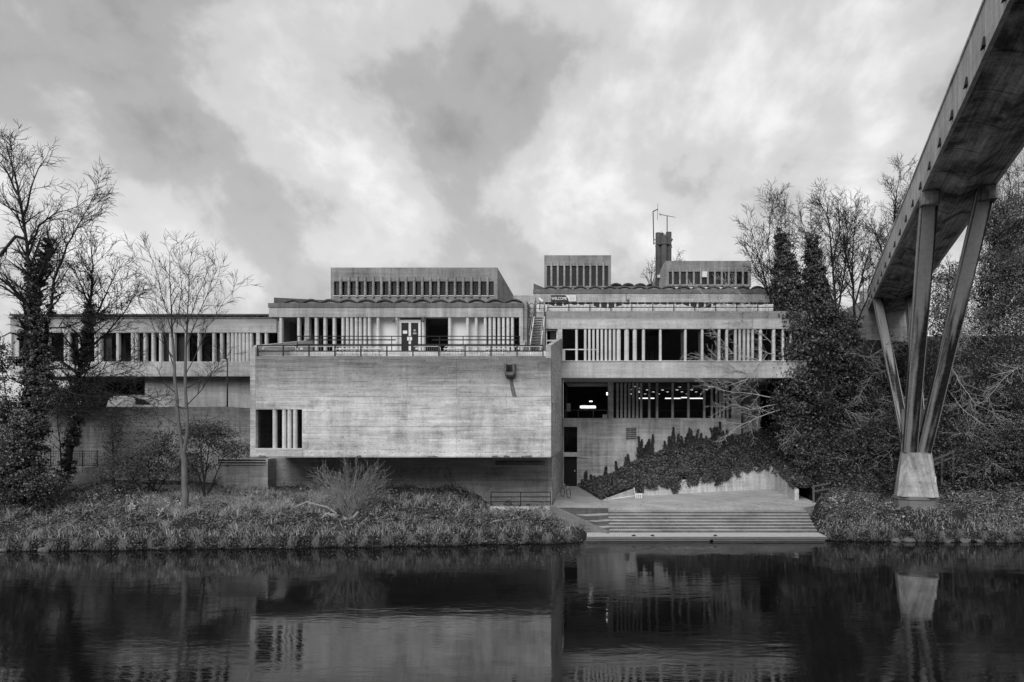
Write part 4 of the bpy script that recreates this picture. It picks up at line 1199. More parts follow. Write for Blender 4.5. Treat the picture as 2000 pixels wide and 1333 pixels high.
for i, (x0, x1, y) in enumerate(((1248, 1252, 778.3), (1255, 1265.5, 778.3), (1269, 1278, 778.3), (1299, 1313, 778.5), (1315.5, 1329, 778.5), (1330.5, 1343, 777), (1347, 1374, 778.5))):
    d = 72.0
    p = P((x0 + x1) / 2, y, d)
    L = (x1 - x0) / F * d
    a = thing('strip_light', ['short lit strip light at the left end of the hall row', 'lit strip light just left of the hall door fin', 'lit strip light just right of the hall door fin', 'lit strip light left of the middle hall fin', 'lit strip light right of the middle hall fin', 'slightly raised lit strip light in the hall', 'longest lit strip light, at the right end of the hall row'][i], 'strip light', p, 'hall strip lights')
    MB().box(p[0] - L / 2, p[0] + L / 2, d - .05, d + .05, p[2] - .05, p[2] + .05).build('tube', 'tube_light', a)
    MB().box(p[0] - L / 2, p[0] + L / 2, d - .07, d + .07, p[2] + .052, p[2] + .1).build('housing', 'grey_metal', a)
    MB().tube([(p[0], d, p[2] + .1), (p[0], d, ceil)], .015, 4).build('hanger', 'grey_metal', a)
d = 63.5
a = thing('lobby_tube', 'bright lit tube on the lobby back wall above the balcony rail', 'strip light', P(1148, 795, d))
MB().tube(conn(P(1133.5, 795.3, d), P(1163, 795.3, d)), .08, 8).build('tube', 'tube_light', a)
MB().box(X(1132, d), X(1164.5, d), d + .1, d + .16, Z(799, d), Z(792, d)).build('housing', 'grey_metal', a)
a = thing('lobby_lamp', 'small lit ceiling lamp above the lobby tube', 'ceiling light', P(1154, 784, d))
MB().box(X(1151, d), X(1157, d), d, d + .3, Z(785, d), Z(783.6, d)).build('lens', 'lamp_light', a)
MB().box(X(1150, d), X(1158, d), d - .02, d + .32, Z(783.5, d), Z(782.8, d)).build('housing', 'grey_metal', a)
a = thing('lobby_bulkhead', 'lit bulkhead lamp high on the lobby side pier', 'wall lamp', P(1185.5, 769, D7 + .7))
MB().box(X(1184.5, D7 + .7), X(1187, D7 + .7), D7 + .7, D7 + .85, Z(772, D7 + .7), Z(767, D7 + .7)).build('lens', 'lamp_light', a)
MB().box(X(1187.2, D7 + .7), X(1188.5, D7 + .7), D7 + .68, D7 + .87, Z(773, D7 + .7), Z(766, D7 + .7)).build('backplate', 'grey_metal', a)
# filing cabinets seen dimly behind the right wing glass
for i, x in enumerate((1212, 1228, 1250, 1262, 1274, 1284)):
    d = 56.5
    cb = thing('filing_cabinet', 'dark filing cabinet behind the right wing glass, number %s in its row' % ['one', 'two', 'three', 'four', 'five', 'six'][i], 'cabinet', P(x, 706, d), 'filing cabinets in the right wing')
    MB().box(X(x - 5, d), X(x + 5, d), d, d + .5, Z(735, D6) + .02, Z(689, d)).build('carcass', 'interior', cb)
    for k in range(4):
        h = (Z(689, d) - Z(708, d)) / 4
        MB().box(X(x - 4.4, d), X(x + 4.4, d), d - .03, d - .002, Z(708, d) + h * k + .02, Z(708, d) + h * (k + 1) - .02).build('drawer', 'interior_mid', cb)

# ------------------------------------------------------------------ left side: retaining wall, lamp post, van, railings
DR = 47.0
rx_a, rx_b = X(-60, DR), X(489, DR)
mb = MB()
mb.box(rx_a, X(440, DR), DR, DR + .35, 2.2, Z(795, DR))
mb.hexa([(X(440, DR), DR, 2.2), (rx_b + .4, DR, 2.2), (rx_b + .4, DR + .35, 2.2), (X(440, DR), DR + .35, 2.2), (X(440, DR), DR, Z(795, DR)), (rx_b + .4, DR, Z(798, DR)), (rx_b + .4, DR + .35, Z(798, DR)), (X(440, DR), DR + .35, Z(795, DR))])
rtw = tag(mb.build('retaining_wall', 'conc_retain'), 'tall dark board-marked retaining wall below the car park', 'wall')
d = 46.0
mb = MB().box(X(426, d), X(523, d), d, d + 1.15, 2.0, Z(897, d))
bw_ = tag(mb.build('plinth_block', 'conc_low'), 'low stained concrete plinth under the left corner of the front block', 'wall')
for i, y in enumerate((902, 907)):
    MB().box(X(425, d), X(520, d), d - .08, d - .003, Z(y + 1, d), Z(y - 1.2, d)).build('slat', 'conc_low', bw_)
MB().box(X(426, d), X(519, d), d - .02, d - .002, Z(909.5, d), Z(898, d)).build('slot', 'door_dark', bw_)
d = DR + .8
a = thing('lamp_post', 'black lamp post with a flat lantern beside the front block', 'street lamp', (X(444, d), d, 7.4))
MB().tube([(X(444, d), d, 7.4), (X(444, d), d, Z(700, d))], .06, 8, .04).build('post', 'black_metal', a)
MB().tube(conn(P(444, 702, d), P(441, 697, d), P(437, 705, d)), .025, 6).tube(conn(P(440, 696.5, d), P(443, 690.5, d)), .03, 6).build('arm', 'black_metal', a)
MB().add([P(427, 705, d - .2), P(443, 705, d - .2), P(443, 705, d + .25), P(427, 705, d + .25), P(431, 701.5, d - .08), P(440, 701.5, d - .08), P(440, 701.5, d + .12), P(431, 701.5, d + .12)], [(0, 3, 2, 1), (4, 5, 6, 7), (0, 1, 5, 4), (1, 2, 6, 5), (2, 3, 7, 6), (3, 0, 4, 7)]).build('lantern', 'grey_metal', a)

# white estate car parked behind the wall (only its roof shows)
def car(cx, cy, z0, lab):
    a = thing('parked_van', lab, 'van', (cx, cy, z0))
    L, W = 4.4, 1.75
    prof = [(-2.2, .35), (-2.2, .75), (-2.05, .95), (-1.85, 1.5), (-1.5, 1.62), (.2, 1.64), (.75, 1.5), (1.35, .98), (2.1, .82), (2.2, .55), (2.2, .35)]
    MB().prism_y([(cx + x, z0 + z) for x, z in prof], cy - W / 2, cy + W / 2).build('body', 'car_paint', a)
    for s in (-1, 1):
        y = cy + s * (W / 2 + .004)
        MB().prism_y([(cx + x, z0 + z) for x, z in ((0, 1.0), (0, 1.46), (.6, 1.38), (1.1, 1.0))], y - .003, y + .003).build('window', 'door_dark', a)
        for wx in (-1.35, 1.35):
            w = MB().tube([(cx + wx, cy + s * (W / 2 - .2), z0 + .32), (cx + wx, cy + s * (W / 2 + .01), z0 + .32)], .32, 16).build('wheel', 'rubber', a)
            MB().tube([(cx + wx, cy + s * (W / 2 + .011), z0 + .32), (cx + wx, cy + s * (W / 2 + .02), z0 + .32)], .2, 12).build('rim', 'grey_metal', w)
        MB().tube([(cx - 1.5, cy + s * .62, z0 + 1.70), (cx + .3, cy + s * .62, z0 + 1.70)], .025, 6).build('roof_rail', 'grey_metal', a)
    for wx in (-1.3, .1):
        MB().box(cx + wx, cx + wx + .06, cy - .65, cy + .65, z0 + 1.72, z0 + 1.76).build('roof_bar', 'black_metal', a)
car(X(282, 49.5), 49.4, 7.42, 'white van behind the retaining wall with only its roof showing')

# iron railing on a dwarf wall by the left path
d = 45.9
dw = tag(MB().box(X(60, d), X(196, d), d - .02, d + .3, 2.4, Z(913, d)).build('dwarf_wall', 'conc_retain'), 'low dark wall under the iron railing on the left bank', 'wall')
railing('iron_railing', 'black iron railing with upright bars below the retaining wall', [(X(64, d), d + .14, Z(913, d)), (X(190, d), d + .14, Z(913, d))], [0, .25, .5, .75, .98], 1.15, [1.08, .12], .025, 'black_metal', .16)

# ------------------------------------------------------------------ plaza retaining walls, ivy bed
RA = [(X(1175, 48.6), 48.6), (X(1250, 51.3), 51.3), (X(1400, 54.2), 54.2), (X(1513, 56.0), 56.0)]
RT = [plaza_z(48.6) + .05, plaza_z(51.3) + .75, 3.0, 3.9]
mb = MB()
for i in range(3):
    (xa, ya), (xb, yb) = RA[i], RA[i + 1]
    mb.hexa([(xa, ya, 1), (xb, yb, 1), (xb, yb + .3, 1), (xa, ya + .3, 1), (xa, ya, RT[i]), (xb, yb, RT[i + 1]), (xb, yb + .3, RT[i + 1]), (xa, ya + .3, RT[i])])
tag(mb.build('garden_wall', 'conc_garden'), 'pale stained retaining wall at the back of the plaza, ivy hanging over it', 'wall')
c0, c1 = (X(1513, 56.0) + .002, 56.0), (X(1552, 48.9), 48.9)
mb = MB().hexa([(c0[0], c0[1], 1), (c1[0], c1[1], 1), (c1[0] + .3, c1[1], 1), (c0[0] + .3, c0[1] + .3, 1), (c0[0], c0[1], 3.9), (c1[0], c1[1], 2.35), (c1[0] + .3, c1[1], 2.35), (c0[0] + .3, c0[1] + .3, 3.9)])
tag(mb.build('garden_return_wall', 'conc_garden'), 'short splayed retaining wall closing the right side of the plaza', 'wall')

def bed_z(f, g_):
    """ivy bed: f 0..1 along, g_ 0..1 from wall top to building wall"""
    low = np.interp(f, [0, .22, .62, 1], [1.62, RT[1] + .12, RT[2] + .1, RT[3] + .1])
    up_ = np.interp(f, [0, .2, .28, .45, .75, 1], [Z(952, 57.9), Z(920, 57.9), Z(895, 57.9), Z(874, 57.9), Z(848, 57.9), Z(830, 57.9)])
    return low + (up_ - low) * g_
def bed_xy(f, g_):
    xl = np.interp(f, [0, .22, .62, 1], [p[0] for p in RA]); yl = np.interp(f, [0, .22, .62, 1], [p[1] + .1 for p in RA])
    xu = np.interp(f, [0, 1], [X(1128, 57.9), X(1560, 60)]); yu = np.interp(f, [0, .8, 1], [57.9, 57.9, 62])
    return xl + (xu - xl) * g_, yl + (yu - yl) * g_
fs_, gs_ = np.meshgrid(np.linspace(0, 1, 40), np.linspace(0, 1, 14))
bx_, by_ = bed_xy(fs_, gs_)
bz_ = bed_z(fs_, gs_)
ii = (np.arange(13)[:, None] * 40 + np.arange(39)[None]).ravel()
tag(np_mesh('planting_bed_ground', np.stack([bx_, by_, bz_], -1), np.stack([ii, ii + 1, ii + 41, ii + 40], 1), 'soil', None, True), kind='structure')

# ------------------------------------------------------------------ bridge
bd = Vector((.3076, 1.0, -.045))
Y0 = 36.0
PL0 = Vector(P(1800, 375, Y0))
def BL(Y):
    return PL0 + bd * (Y - Y0)
hd = Vector((bd.x, bd.y, 0)).normalized()
side = Vector((hd.y, -hd.x, 0))
WB, HB = 3.5, 1.9
br = thing('footbridge', 'high concrete footbridge crossing overhead on tapered pier legs', 'bridge', tuple(PL0 + Vector((0, 0, -18))))
def bridge_box(mb, Ya, Yb, secs):
    """sweep of a closed section [(u, h)] from Ya to Yb"""
    n = len(secs)
    vs = []
    for Y in (Ya, Yb):
        o = BL(Y)
        vs += [o + side * u_ + Vector((0, 0, h_)) for u_, h_ in secs]
    fs = [tuple(range(n)), tuple(range(2 * n - 1, n - 1, -1))] + [(i, (i + 1) % n, n + (i + 1) % n, n + i) for i in range(n)]
    mb.add(vs, fs)
soff = [(0.06, 0.02), (.75, -.02), (1.75, -.40), (2.75, -.02), (WB - .06, .02)]
Yend = 66.0
k = 0
y = 21.1 - 2.5 * 7
while y < Yend:
    y2 = min(y + 2.49, Yend)
    # shallow keel segments, joints between
    mb = MB(); bridge_box(mb, y, y2 - .045, soff + [(WB - .06, .7), (.06, .7)])
    mb.build('deck_segment', 'soffit_mat', br)
    mb = MB(); bridge_box(mb, y, y2 - .006, [(0, 0.0), (.17, 0.0), (.17, HB - .12), (0, HB - .12)])
    mb.build('fascia_panel', 'conc_bridge', br)
    mb = MB(); bridge_box(mb, y, y2 - .006, [(WB - .17, 0), (WB, 0), (WB, HB - .12), (WB - .17, HB - .12)])
    mb.build('fascia_panel', 'conc_bridge', br)
    mb = MB(); bridge_box(mb, y, y2, [(-.05, HB - .119), (.22, HB - .119), (.22, HB), (-.05, HB)])
    mb.build('coping', 'conc_low', br)
    # wedge shaped drain spout
    o = BL(y) + Vector((0, 0, .22))
    pts = []
    for pr in (.003, -.12):
        pts += [o + side * pr - hd * .14, o + side * pr + hd * .14 + Vector((0, 0, -.07 if pr < 0 else 0)), o + side * pr * (1 if pr > 0 else .5) + hd * .05 + Vector((0, 0, .34)), o + side * pr * (1 if pr > 0 else .5) - hd * .05 + Vector((0, 0, .34))]
    MB().hexa([pts[0], pts[1], pts[5], pts[4], pts[3], pts[2], pts[6], pts[7]]).build('drain_spout', 'door_dark', br)
    y += 2.5; k += 1
# abutment at the far end
o = BL(Yend)
MB().hexa([o + Vector((-1.0, -.5, -6)), o + Vector((5, -1.5, -6)), o + Vector((6, 6, -6)), o + Vector((-.6, 6, -6)), o + Vector((-1.0, -.5, .8)), o + Vector((5, -1.5, .8)), o + Vector((6, 6, .8)), o + Vector((-.6, 6, .8))]).build('abutment', 'conc_low', br)
# pier: base block, stub and four splayed legs
DP = 43.4
pbx = X(1793, DP)
gz0 = float(ground_z(pbx, DP)) - .3
stub_b, stub_t = Z(972, DP), Z(884, DP)
MB().prism_z([(pbx + r * math.cos(t), DP + .3 + r * .9 * math.sin(t)) for r, t in [(1.32, math.pi * (2 * i + 1) / 10) for i in range(10)]], gz0 - .5, stub_b - .1).build('pier_plinth', 'conc_flank', br)
MB().prism_z([(pbx + r * math.cos(t), DP + .3 + r * .9 * math.sin(t)) for r, t in [(1.40, math.pi * (2 * i + 1) / 10) for i in range(10)]], stub_b - .08, stub_b + .12).build('pier_ring', 'conc_flank', br)
def frustum(p0, p1, w0, d0, w1, d1, ch=.12):
    """tapered leg of chamfered rectangular section from p0 to p1 (axes: side, hd)"""
    vs = []
    for p, w, dp in ((Vector(p0), w0, d0), (Vector(p1), w1, d1)):
        sec = [(-w + ch, -dp), (w - ch, -dp), (w, -dp + ch), (w, dp - ch), (w - ch, dp), (-w + ch, dp), (-w, dp - ch), (-w, -dp + ch)]
        vs += [p + side * a_ + hd * b_ for a_, b_ in sec]
    fs = [tuple(range(7, -1, -1)), tuple(range(8, 16))] + [(i, (i + 1) % 8, 8 + (i + 1) % 8, 8 + i) for i in range(8)]
    return MB().add(vs, fs)
def add_uv(o):
    me = o.data
    uv = me.uv_layers.new(name='UVMap')
    vi = np.zeros(len(me.loops), dtype=np.int32); me.loops.foreach_get('vertex_index', vi)
    w = np.stack([(vi % 8) / 8.0, (vi // 8) * 1.0], 1).astype(np.float32)
    uv.data.foreach_set('uv', w.ravel())
pc = Vector((pbx, DP + .3, 0))
frustum(pc + Vector((0, 0, stub_b + .1)), pc + Vector((0, 0, stub_t)), 1.2, 1.2, .86, .8, .35).build('pier_stub', 'conc_pier', br)
MB().box(X(1811, DP), X(1814.5, DP), DP - .92, DP - .85, Z(941, DP), Z(929, DP)).build('marker_plate', 'white_paint', br)
sh = frustum(pc + Vector((0, 0, stub_t + .002)), pc + Vector((0, 0, Z(800, DP))) - hd * .35, .80, .72, .88, .9, .2).build('pier_shaft', 'pier_mat', br)
add_uv(sh)
YF, YB = 36.2, 60.8
def under(Y, u_):
    return BL(Y) + side * u_ + Vector((0, 0, .02))
top0 = pc + Vector((0, 0, stub_t + .003))
for (Y, u_, off) in ((YF, .42, -.40), (YF, WB - .42, .40), (YB, .42, -.40), (YB, WB - .42, .40)):
    back = Y > 50
    p0 = top0 + side * off * 1.0 + hd * (.35 if back else -.25)
    p1 = under(Y, u_)
    lg = frustum(p0, p1, .42 if not back else .3, .5 if not back else .38, .42, .42, .1).build('pier_leg', 'pier_mat', br)
    add_uv(lg)
    if not back:
        frustum(p1 + Vector((0, 0, -.75)) + (p0 - p1).normalized() * 0, p1 + Vector((0, 0, -.1)), .43, .46, .45, .52, .1).build('leg_head', 'soffit_mat', br)

# ------------------------------------------------------------------ right: wooden fence, far lamp, turret, stones
a = thing('wooden_fence', 'brown wooden two-rail fence climbing from the plaza corner', 'fence', P(1589, 972, 47.5))
fp = [(1589, 950, 973, 47.5), (1640, 941, 962, 48.2), (1685, 934, 955, 49)]
for x, yt_, yb_, d in fp:
    p = P(x, yb_, d); q_ = P(x, yt_ - 2, d)
    MB().box(p[0] - .06, p[0] + .06, d - .05, d + .05, p[2] - .3, q_[2]).build('post', 'fence_wood', a)
for (x0, y0_, _, d0), (x1, y1_, _, d1) in zip(fp[:-1], fp[1:]):
    for off in (0, 10):
        p, q_ = Vector(P(x0, y0_ + off, d0)), Vector(P(x1, y1_ + off, d1))
        MB().hexa([p + Vector((0, -.09, -.06)), q_ + Vector((0, -.09, -.06)), q_ + Vector((0, -.055, -.06)), p + Vector((0, -.055, -.06)), p + Vector((0, -.09, .06)), q_ + Vector((0, -.09, .06)), q_ + Vector((0, -.055, .06)), p + Vector((0, -.055, .06))]).build('rail', 'fence_wood', a)
a = thing('wooden_fence', 'short piece of wooden fence behind the pale pier stub', 'fence', P(1840, 915, 47))
d = 47.0
for x in (1822, 1840, 1862):
    MB().box(X(x, d) - .07, X(x, d) + .07, d, d + .1, 2.6, Z(895 - (x - 1822) * .4, d)).build('post', 'fence_wood', a)
for y_ in (899, 909):
    MB().hexa([P(1822, y_ + 2, d - .06), P(1862, y_ - 14, d - .06), P(1862, y_ - 14, d - .02), P(1822, y_ + 2, d - .02), P(1822, y_ - 2, d - .06), P(1862, y_ - 18, d - .06), P(1862, y_ - 18, d - .02), P(1822, y_ - 2, d - .02)]).build('rail', 'fence_wood', a)

d = 72
a = thing('bridge_lamp', 'thin lamp post with a flat cap at the far bridge end', 'street lamp', P(1686, 625, d))
MB().tube(conn(P(1686, 640, d), P(1686, 548, d)), .05, 6).build('post', 'black_metal', a)
MB().add([P(1682, 543, d), P(1690, 543, d), P(1690, 543, d + .4), P(1682, 543, d + .4), P(1686, 540, d + .2)], [(0, 1, 2, 3), (0, 4, 1), (1, 4, 2), (2, 4, 3), (3, 4, 0)]).build('cap', 'black_metal', a)
MB().tube(conn(P(1686, 548, d + .2), P(1686, 543, d + .2)), .1, 6).build('lantern', 'grey_metal', a)
d = 160
a = thing('distant_turret', 'small hazy stone turret far off beside the bridge end', 'tower', P(1690, 640, d))
MB().box(X(1684, d), X(1698, d), d, d + 1.6, 10, Z(572, d)).build('shaft', 'far_stone', a)
MB().box(X(1683, d), X(1699, d), d - .1, d + 1.7, Z(572, d) + .01, Z(568, d)).build('cornice', 'far_stone', a)
MB().add([P(1685, 568, d), P(1697, 568, d), P(1697, 568, d + 1.5), P(1685, 568, d + 1.5), P(1691, 560, d + .7)], [(0, 1, 2, 3), (0, 4, 1), (1, 4, 2), (2, 4, 3), (3, 4, 0)]).build('roof', 'far_stone', a)

# bicycle at the plaza door
def bicycle(x, y, z, ang):
    a = thing('bicycle', 'bicycle leaning by the dark plaza door with a pale saddle', 'bicycle', (x, y, z))
    c, s = math.cos(ang), math.sin(ang)
    T = lambda u_, w_, h_: (x + c * u_ - s * w_, y + s * u_ + c * w_, z + h_)
    for u_ in (-.5, .52):
        ring = [T(u_ + .33 * math.cos(t * math.pi / 8), .02, .34 + .33 * math.sin(t * math.pi / 8)) for t in range(17)]
        w = MB().tube(ring, .022, 5).build('wheel', 'rubber', a)
        sp = MB()
        for t in range(8):
            sp.tube([T(u_, .02, .34), T(u_ + .32 * math.cos(t * math.pi / 4), .02, .34 + .32 * math.sin(t * math.pi / 4))], .004, 3)
        sp.build('spokes', 'grey_metal', w)
    MB().tube([T(-.5, .02, .34), T(-.02, .02, .32), T(.4, .02, .78), T(-.18, .02, .8), T(-.02, .02, .32)], .02, 6).tube([T(-.5, .02, .34), T(-.18, .02, .8)], .014, 5).tube([T(.38, .02, .9), T(.52, .02, .34)], .018, 6).build('frame', 'pale_metal', a)
    MB().tube([T(.36, -.26, 1.0), T(.36, .02, .97), T(.36, .3, 1.0)], .016, 6).tube([T(.38, .02, .85), T(.36, .02, .97)], .016, 6).build('handlebar', 'black_metal', a)
    MB().tube([T(-.32, .02, .93), T(-.05, .02, .93)], .075, 8, .03).tube([T(-.18, .02, .8), T(-.19, .02, .9)], .016, 6).build('saddle', 'white_paint', a)
bicycle(X(1104, 50.5), 50.5, plaza_z(50.5), math.radians(-62))

# fallen white signpost against the ivy
d = 49.4
zz_ = plaza_z(d)
a = thing('fallen_signpost', 'broken white wooden signpost lying on the plaza against the ivy', 'signpost', P(1225, 968, d))
MB().tube([(X(1195, d), d - .3, zz_ + .05), (X(1241, d), d, zz_ + .25)], .05, 6).build('post', 'white_paint', a)
for k in range(4):
    x_ = X(1241 + k * 3.6, d)
    MB().box(x_, x_ + .075, d - .06, d - .02, zz_ + .05, zz_ + .42).build('slat', 'white_paint', a)
MB().box(X(1240, d), X(1255, d), d - .018, d + .02, zz_ + .3, zz_ + .43).build('board', 'white_paint', a)
MB().tube([(X(1240, d), d, zz_ + .3), (X(1238.5, d), d + .05, zz_ + .85)], .028, 6).build('stake', 'white_paint', a)

# ------------------------------------------------------------------ vegetation
def rnd_unit(rg):
    while True:
        v_ = (rg.uniform(-1, 1), rg.uniform(-1, 1), rg.uniform(-1, 1))
        l = v_[0] ** 2 + v_[1] ** 2 + v_[2] ** 2
        if .05 < l < 1:
            l = math.sqrt(l)
            return (v_[0] / l, v_[1] / l, v_[2] / l)

def norm(v_):
    l = math.sqrt(v_[0] ** 2 + v_[1] ** 2 + v_[2] ** 2) + 1e-9
    return (v_[0] / l, v_[1] / l, v_[2] / l)

class Tree:
    def __init__(self, seed, minr=.011, wander=.16, trop=.05, dens=2.2, ratio=.5, ang=(.45, .95), maxlev=4, maxseg=9000):
        self.rg = random.Random(seed)
        self.s = []
        self.minr, self.wander, self.trop, self.dens, self.ratio, self.ang, self.maxlev, self.maxseg = minr, wander, trop, dens, ratio, ang, maxlev, maxseg

    def children(self, p, d, seglen, remaining, r, lev):
        rg = self.rg
        if lev >= self.maxlev or len(self.s) > self.maxseg:
            return
        nchild = self.dens * seglen * (1 + .4 * (lev - 1))
        cnt = int(nchild) + (1 if rg.random() < nchild - int(nchild) else 0)
        for _ in range(cnt):
            u_ = rnd_unit(rg)
            dot = u_[0] * d[0] + u_[1] * d[1] + u_[2] * d[2]
            perp = norm((u_[0] - d[0] * dot, u_[1] - d[1] * dot, u_[2] - d[2] * dot))
            a_ = rg.uniform(*self.ang)
            nd = norm(tuple(d[i] * math.cos(a_) + perp[i] * math.sin(a_) for i in range(3)))
            L = max(.4, remaining * self.ratio * rg.uniform(.6, 1.35))
            self.branch(p, nd, L, max(self.minr, r * rg.uniform(.45, .65)), lev + 1)

    def branch(self, p, d, L, r, lev):
        rg = self.rg
        if len(self.s) > self.maxseg:
            return
        n = max(2, int(L / (.55 if lev < 2 else .38)))
        step = L / n
        r_end = max(self.minr * .7, r * .3)
        for i in range(n):
            u_ = rnd_unit(rg)
            d = norm((d[0] + u_[0] * self.wander, d[1] + u_[1] * self.wander, d[2] + u_[2] * self.wander + self.trop))
            q_ = (p[0] + d[0] * step, p[1] + d[1] * step, p[2] + d[2] * step)
            ra = r + (r_end - r) * i / n
            rb = r + (r_end - r) * (i + 1) / n
            self.s.append((p, q_, ra, rb))
            p = q_
            if i > 0 or lev > 0:
                self.children(p, d, step, L * (1 - (i + 1) / n) + L * .22, rb, lev)

    def limb(self, pts, r0, r1, spawn=True, start=0.2, lev=1, reach=None):
        """guide limb: polyline of world points"""
        rg = self.rg
        fine = []
        for a_, b_ in zip(pts[:-1], pts[1:]):
            L = math.dist(a_, b_)
            n = max(1, int(L / .5))
            for k in range(n):
                f = k / n
                fine.append(tuple(a_[i] + (b_[i] - a_[i]) * f + rg.uniform(-.03, .03) for i in range(3)))
        fine.append(tuple(pts[-1]))
        N = len(fine) - 1
        tot = sum(math.dist(fine[i], fine[i + 1]) for i in range(N))
        for i in range(N):
            ra = r0 + (r1 - r0) * i / N
            rb = r0 + (r1 - r0) * (i + 1) / N
            self.s.append((fine[i], fine[i + 1], ra, rb))
            if spawn and i / N >= start:
                d = norm(tuple(fine[i + 1][k] - fine[i][k] for k in range(3)))
                rem = tot * (1 - i / N) * .75 + tot * .12
                if reach: rem = min(rem, reach)
                self.children(fine[i + 1], d, math.dist(fine[i], fine[i + 1]), rem, rb * 1.2, lev)
        return fine

def pl(d, pts, rg=None, dj=0.0):
    out = []
    for i, p in enumerate(pts):
        dd_ = d + (p[2] if len(p) > 2 else 0)
        out.append(P(p[0], p[1], dd_))
    return out

def sleeve(lines, n_per_m, r_of, seed, normal_up=.35, per=34):
    """leaf centres in clumps wrapped round polylines"""
    rg = np.random.default_rng(seed)
    C, N = [], []
    for line, (ra, rb), dens in lines:
        pts = np.array(line)
        seg = np.linalg.norm(pts[1:] - pts[:-1], axis=1)
        cum = np.concatenate([[0], np.cumsum(seg)])
        k = max(4, int(cum[-1] * dens * n_per_m / per))
        t = rg.uniform(0, cum[-1], k)
        c = np.stack([np.interp(t, cum, pts[:, i]) for i in range(3)], 1)
        rad = (ra + (rb - ra) * t / cum[-1])
        v_ = rg.normal(size=(k, 3)) * np.array([1, 1, .7]); v_ /= np.linalg.norm(v_, axis=1, keepdims=True)
        rr = rad * np.clip(rg.normal(.82, .24, k), .15, 1.4)
        cc = c + v_ * rr[:, None]
        ok = vnoise(cc[:, 0] * 1.0, cc[:, 2], 1.25) + .5 * vnoise(cc[:, 1], cc[:, 2] + 3, 2.4) > -.85
        cc, v_, rad = cc[ok], v_[ok], rad[ok]; k = len(cc)
        sg = np.clip(rad * .22, .09, .34) * rg.uniform(.6, 1.3, k)
        idx = np.repeat(np.arange(k), per)
        w = rg.normal(size=(len(idx), 3))
        p = cc[idx] + w * sg[idx][:, None] * np.array([1.15, 1.15, .7])
        C.append(p)
        N.append(v_[idx] * .7 + w * .35 + np.array([0, 0, normal_up]) + rg.normal(size=(len(idx), 3)) * .35)
    return np.concatenate(C), np.concatenate(N)

# --- left ivy-clad big tree
T = Tree(21, .011, .17, .03, 3.5, .57, (.4, .95), 4, 26000)
d = 41.0
t1 = thing('ivy_tree', 'tall bare tree with an ivy-wrapped trunk at the left edge', 'tree', P(50, 965, d))
L1 = T.limb(pl(d, [(48, 965), (62, 860), (70, 740), (72, 640), (62, 560), (52, 480), (40, 400), (28, 340), (14, 285)]), .26, .025, True, .35, 1, 2.7)
L2 = T.limb(pl(d, [(62, 800), (50, 700, .6), (60, 600, .8), (85, 520, 1.0), (95, 470, 1.2)]), .22, .08, True, .4, 1, 2.8)
L3 = T.limb(pl(d, [(70, 690), (100, 600, -.5), (105, 550, -.8), (130, 480, -1), (160, 430, -1.3), (190, 372, -1.5)]), .11, .015, True, .25, 1, 2.6)
L4 = T.limb(pl(d, [(55, 500), (75, 440, .4), (110, 415, .8), (150, 405, 1.0), (180, 385, 1.2)]), .07, .015, True, .1, 1, 2.0)
T.limb(pl(d, [(45, 430), (60, 370, -.4), (75, 330, -.6), (92, 305, -1)]), .06, .015, True, .1, 1, 1.8)
T.limb(pl(d, [(50, 468), (32, 462, -.2), (12, 484, -.5), (-20, 520, -1)]), .09, .06, True, .1, 1, 2.2)
T.limb(pl(d, [(35, 380), (10, 330, .6), (-15, 295, 1)]), .07, .02, True, .1, 1, 1.8)
T.limb(pl(d, [(60, 600), (20, 560, -1), (-20, 530, -1.5)]), .12, .04, True, .1, 1, 2.6)
for pts in ([(62, 780), (110, 760, -1.2), (170, 775, -2), (240, 770, -2.2), (300, 790, -2.4)], [(62, 800), (120, 800, -1), (190, 805, -1.6), (265, 800, -2)], [(60, 720), (120, 720, -.8), (185, 730, -1.5), (260, 690, -1.8)],
            [(55, 840), (30, 830, -.9), (5, 850, -1.2), (-20, 840, -1.5)], [(58, 660), (20, 650, -.8), (-15, 670, -1)], [(70, 640), (130, 640, -.6), (200, 610, -1.2), (250, 570, -1.6)], [(65, 760), (20, 740, -1), (-20, 760, -1.4)]):
    T.limb(pl(d, pts), .055, .015, True, .15, 1, 1.9)
tubes_np('branches', T.s, 'bark_dark', t1)
C, N = sleeve([(L1[:int(len(L1) * .70)], (.75, .28), 1.0), (L2, (.5, .22), .7), (L3[:int(len(L3) * .45)], (.3, .15), .4), (pl(d, [(30, 965), (40, 900), (50, 820)]), (1.0, .8), 1.3), (pl(d, [(75, 850), (90, 780), (88, 700), (75, 620)]), (.6, .4), .8)], 800, None, 3)
leaves('ivy', C, N, .15, 'leaf_ivy', t1, 1)

# --- second ivy stem, right of it
T = Tree(33, .012, .18, .03, 3.4, .58, (.4, .95), 4, 12000)
d = 44.5
t2 = thing('ivy_tree', 'smaller bare tree with ivy low on its stem before the left wing', 'tree', P(140, 930, d))
L1 = T.limb(pl(d, [(128, 935), (140, 860), (148, 770), (160, 700), (172, 640), (178, 580), (182, 520), (178, 485)]), .2, .03, True, .25, 1, 3.0)
T.limb(pl(d, [(172, 650), (200, 590, .5), (225, 540, .9), (242, 510, 1.1)]), .08, .015, True, .1, 1, 2.4)
T.limb(pl(d, [(165, 690), (210, 650, -.4), (250, 600, -.8), (270, 560, -1)]), .07, .015, True, .1, 1, 2.2)
T.limb(pl(d, [(176, 600), (155, 550, .6), (140, 510, 1)]), .06, .015, True, .1, 1, 2.0)
T.limb(pl(d, [(150, 770), (200, 745, -.6), (260, 720, -1)]), .06, .015, True, .1, 1, 2.0)
tubes_np('branches', T.s, 'bark_dark', t2)
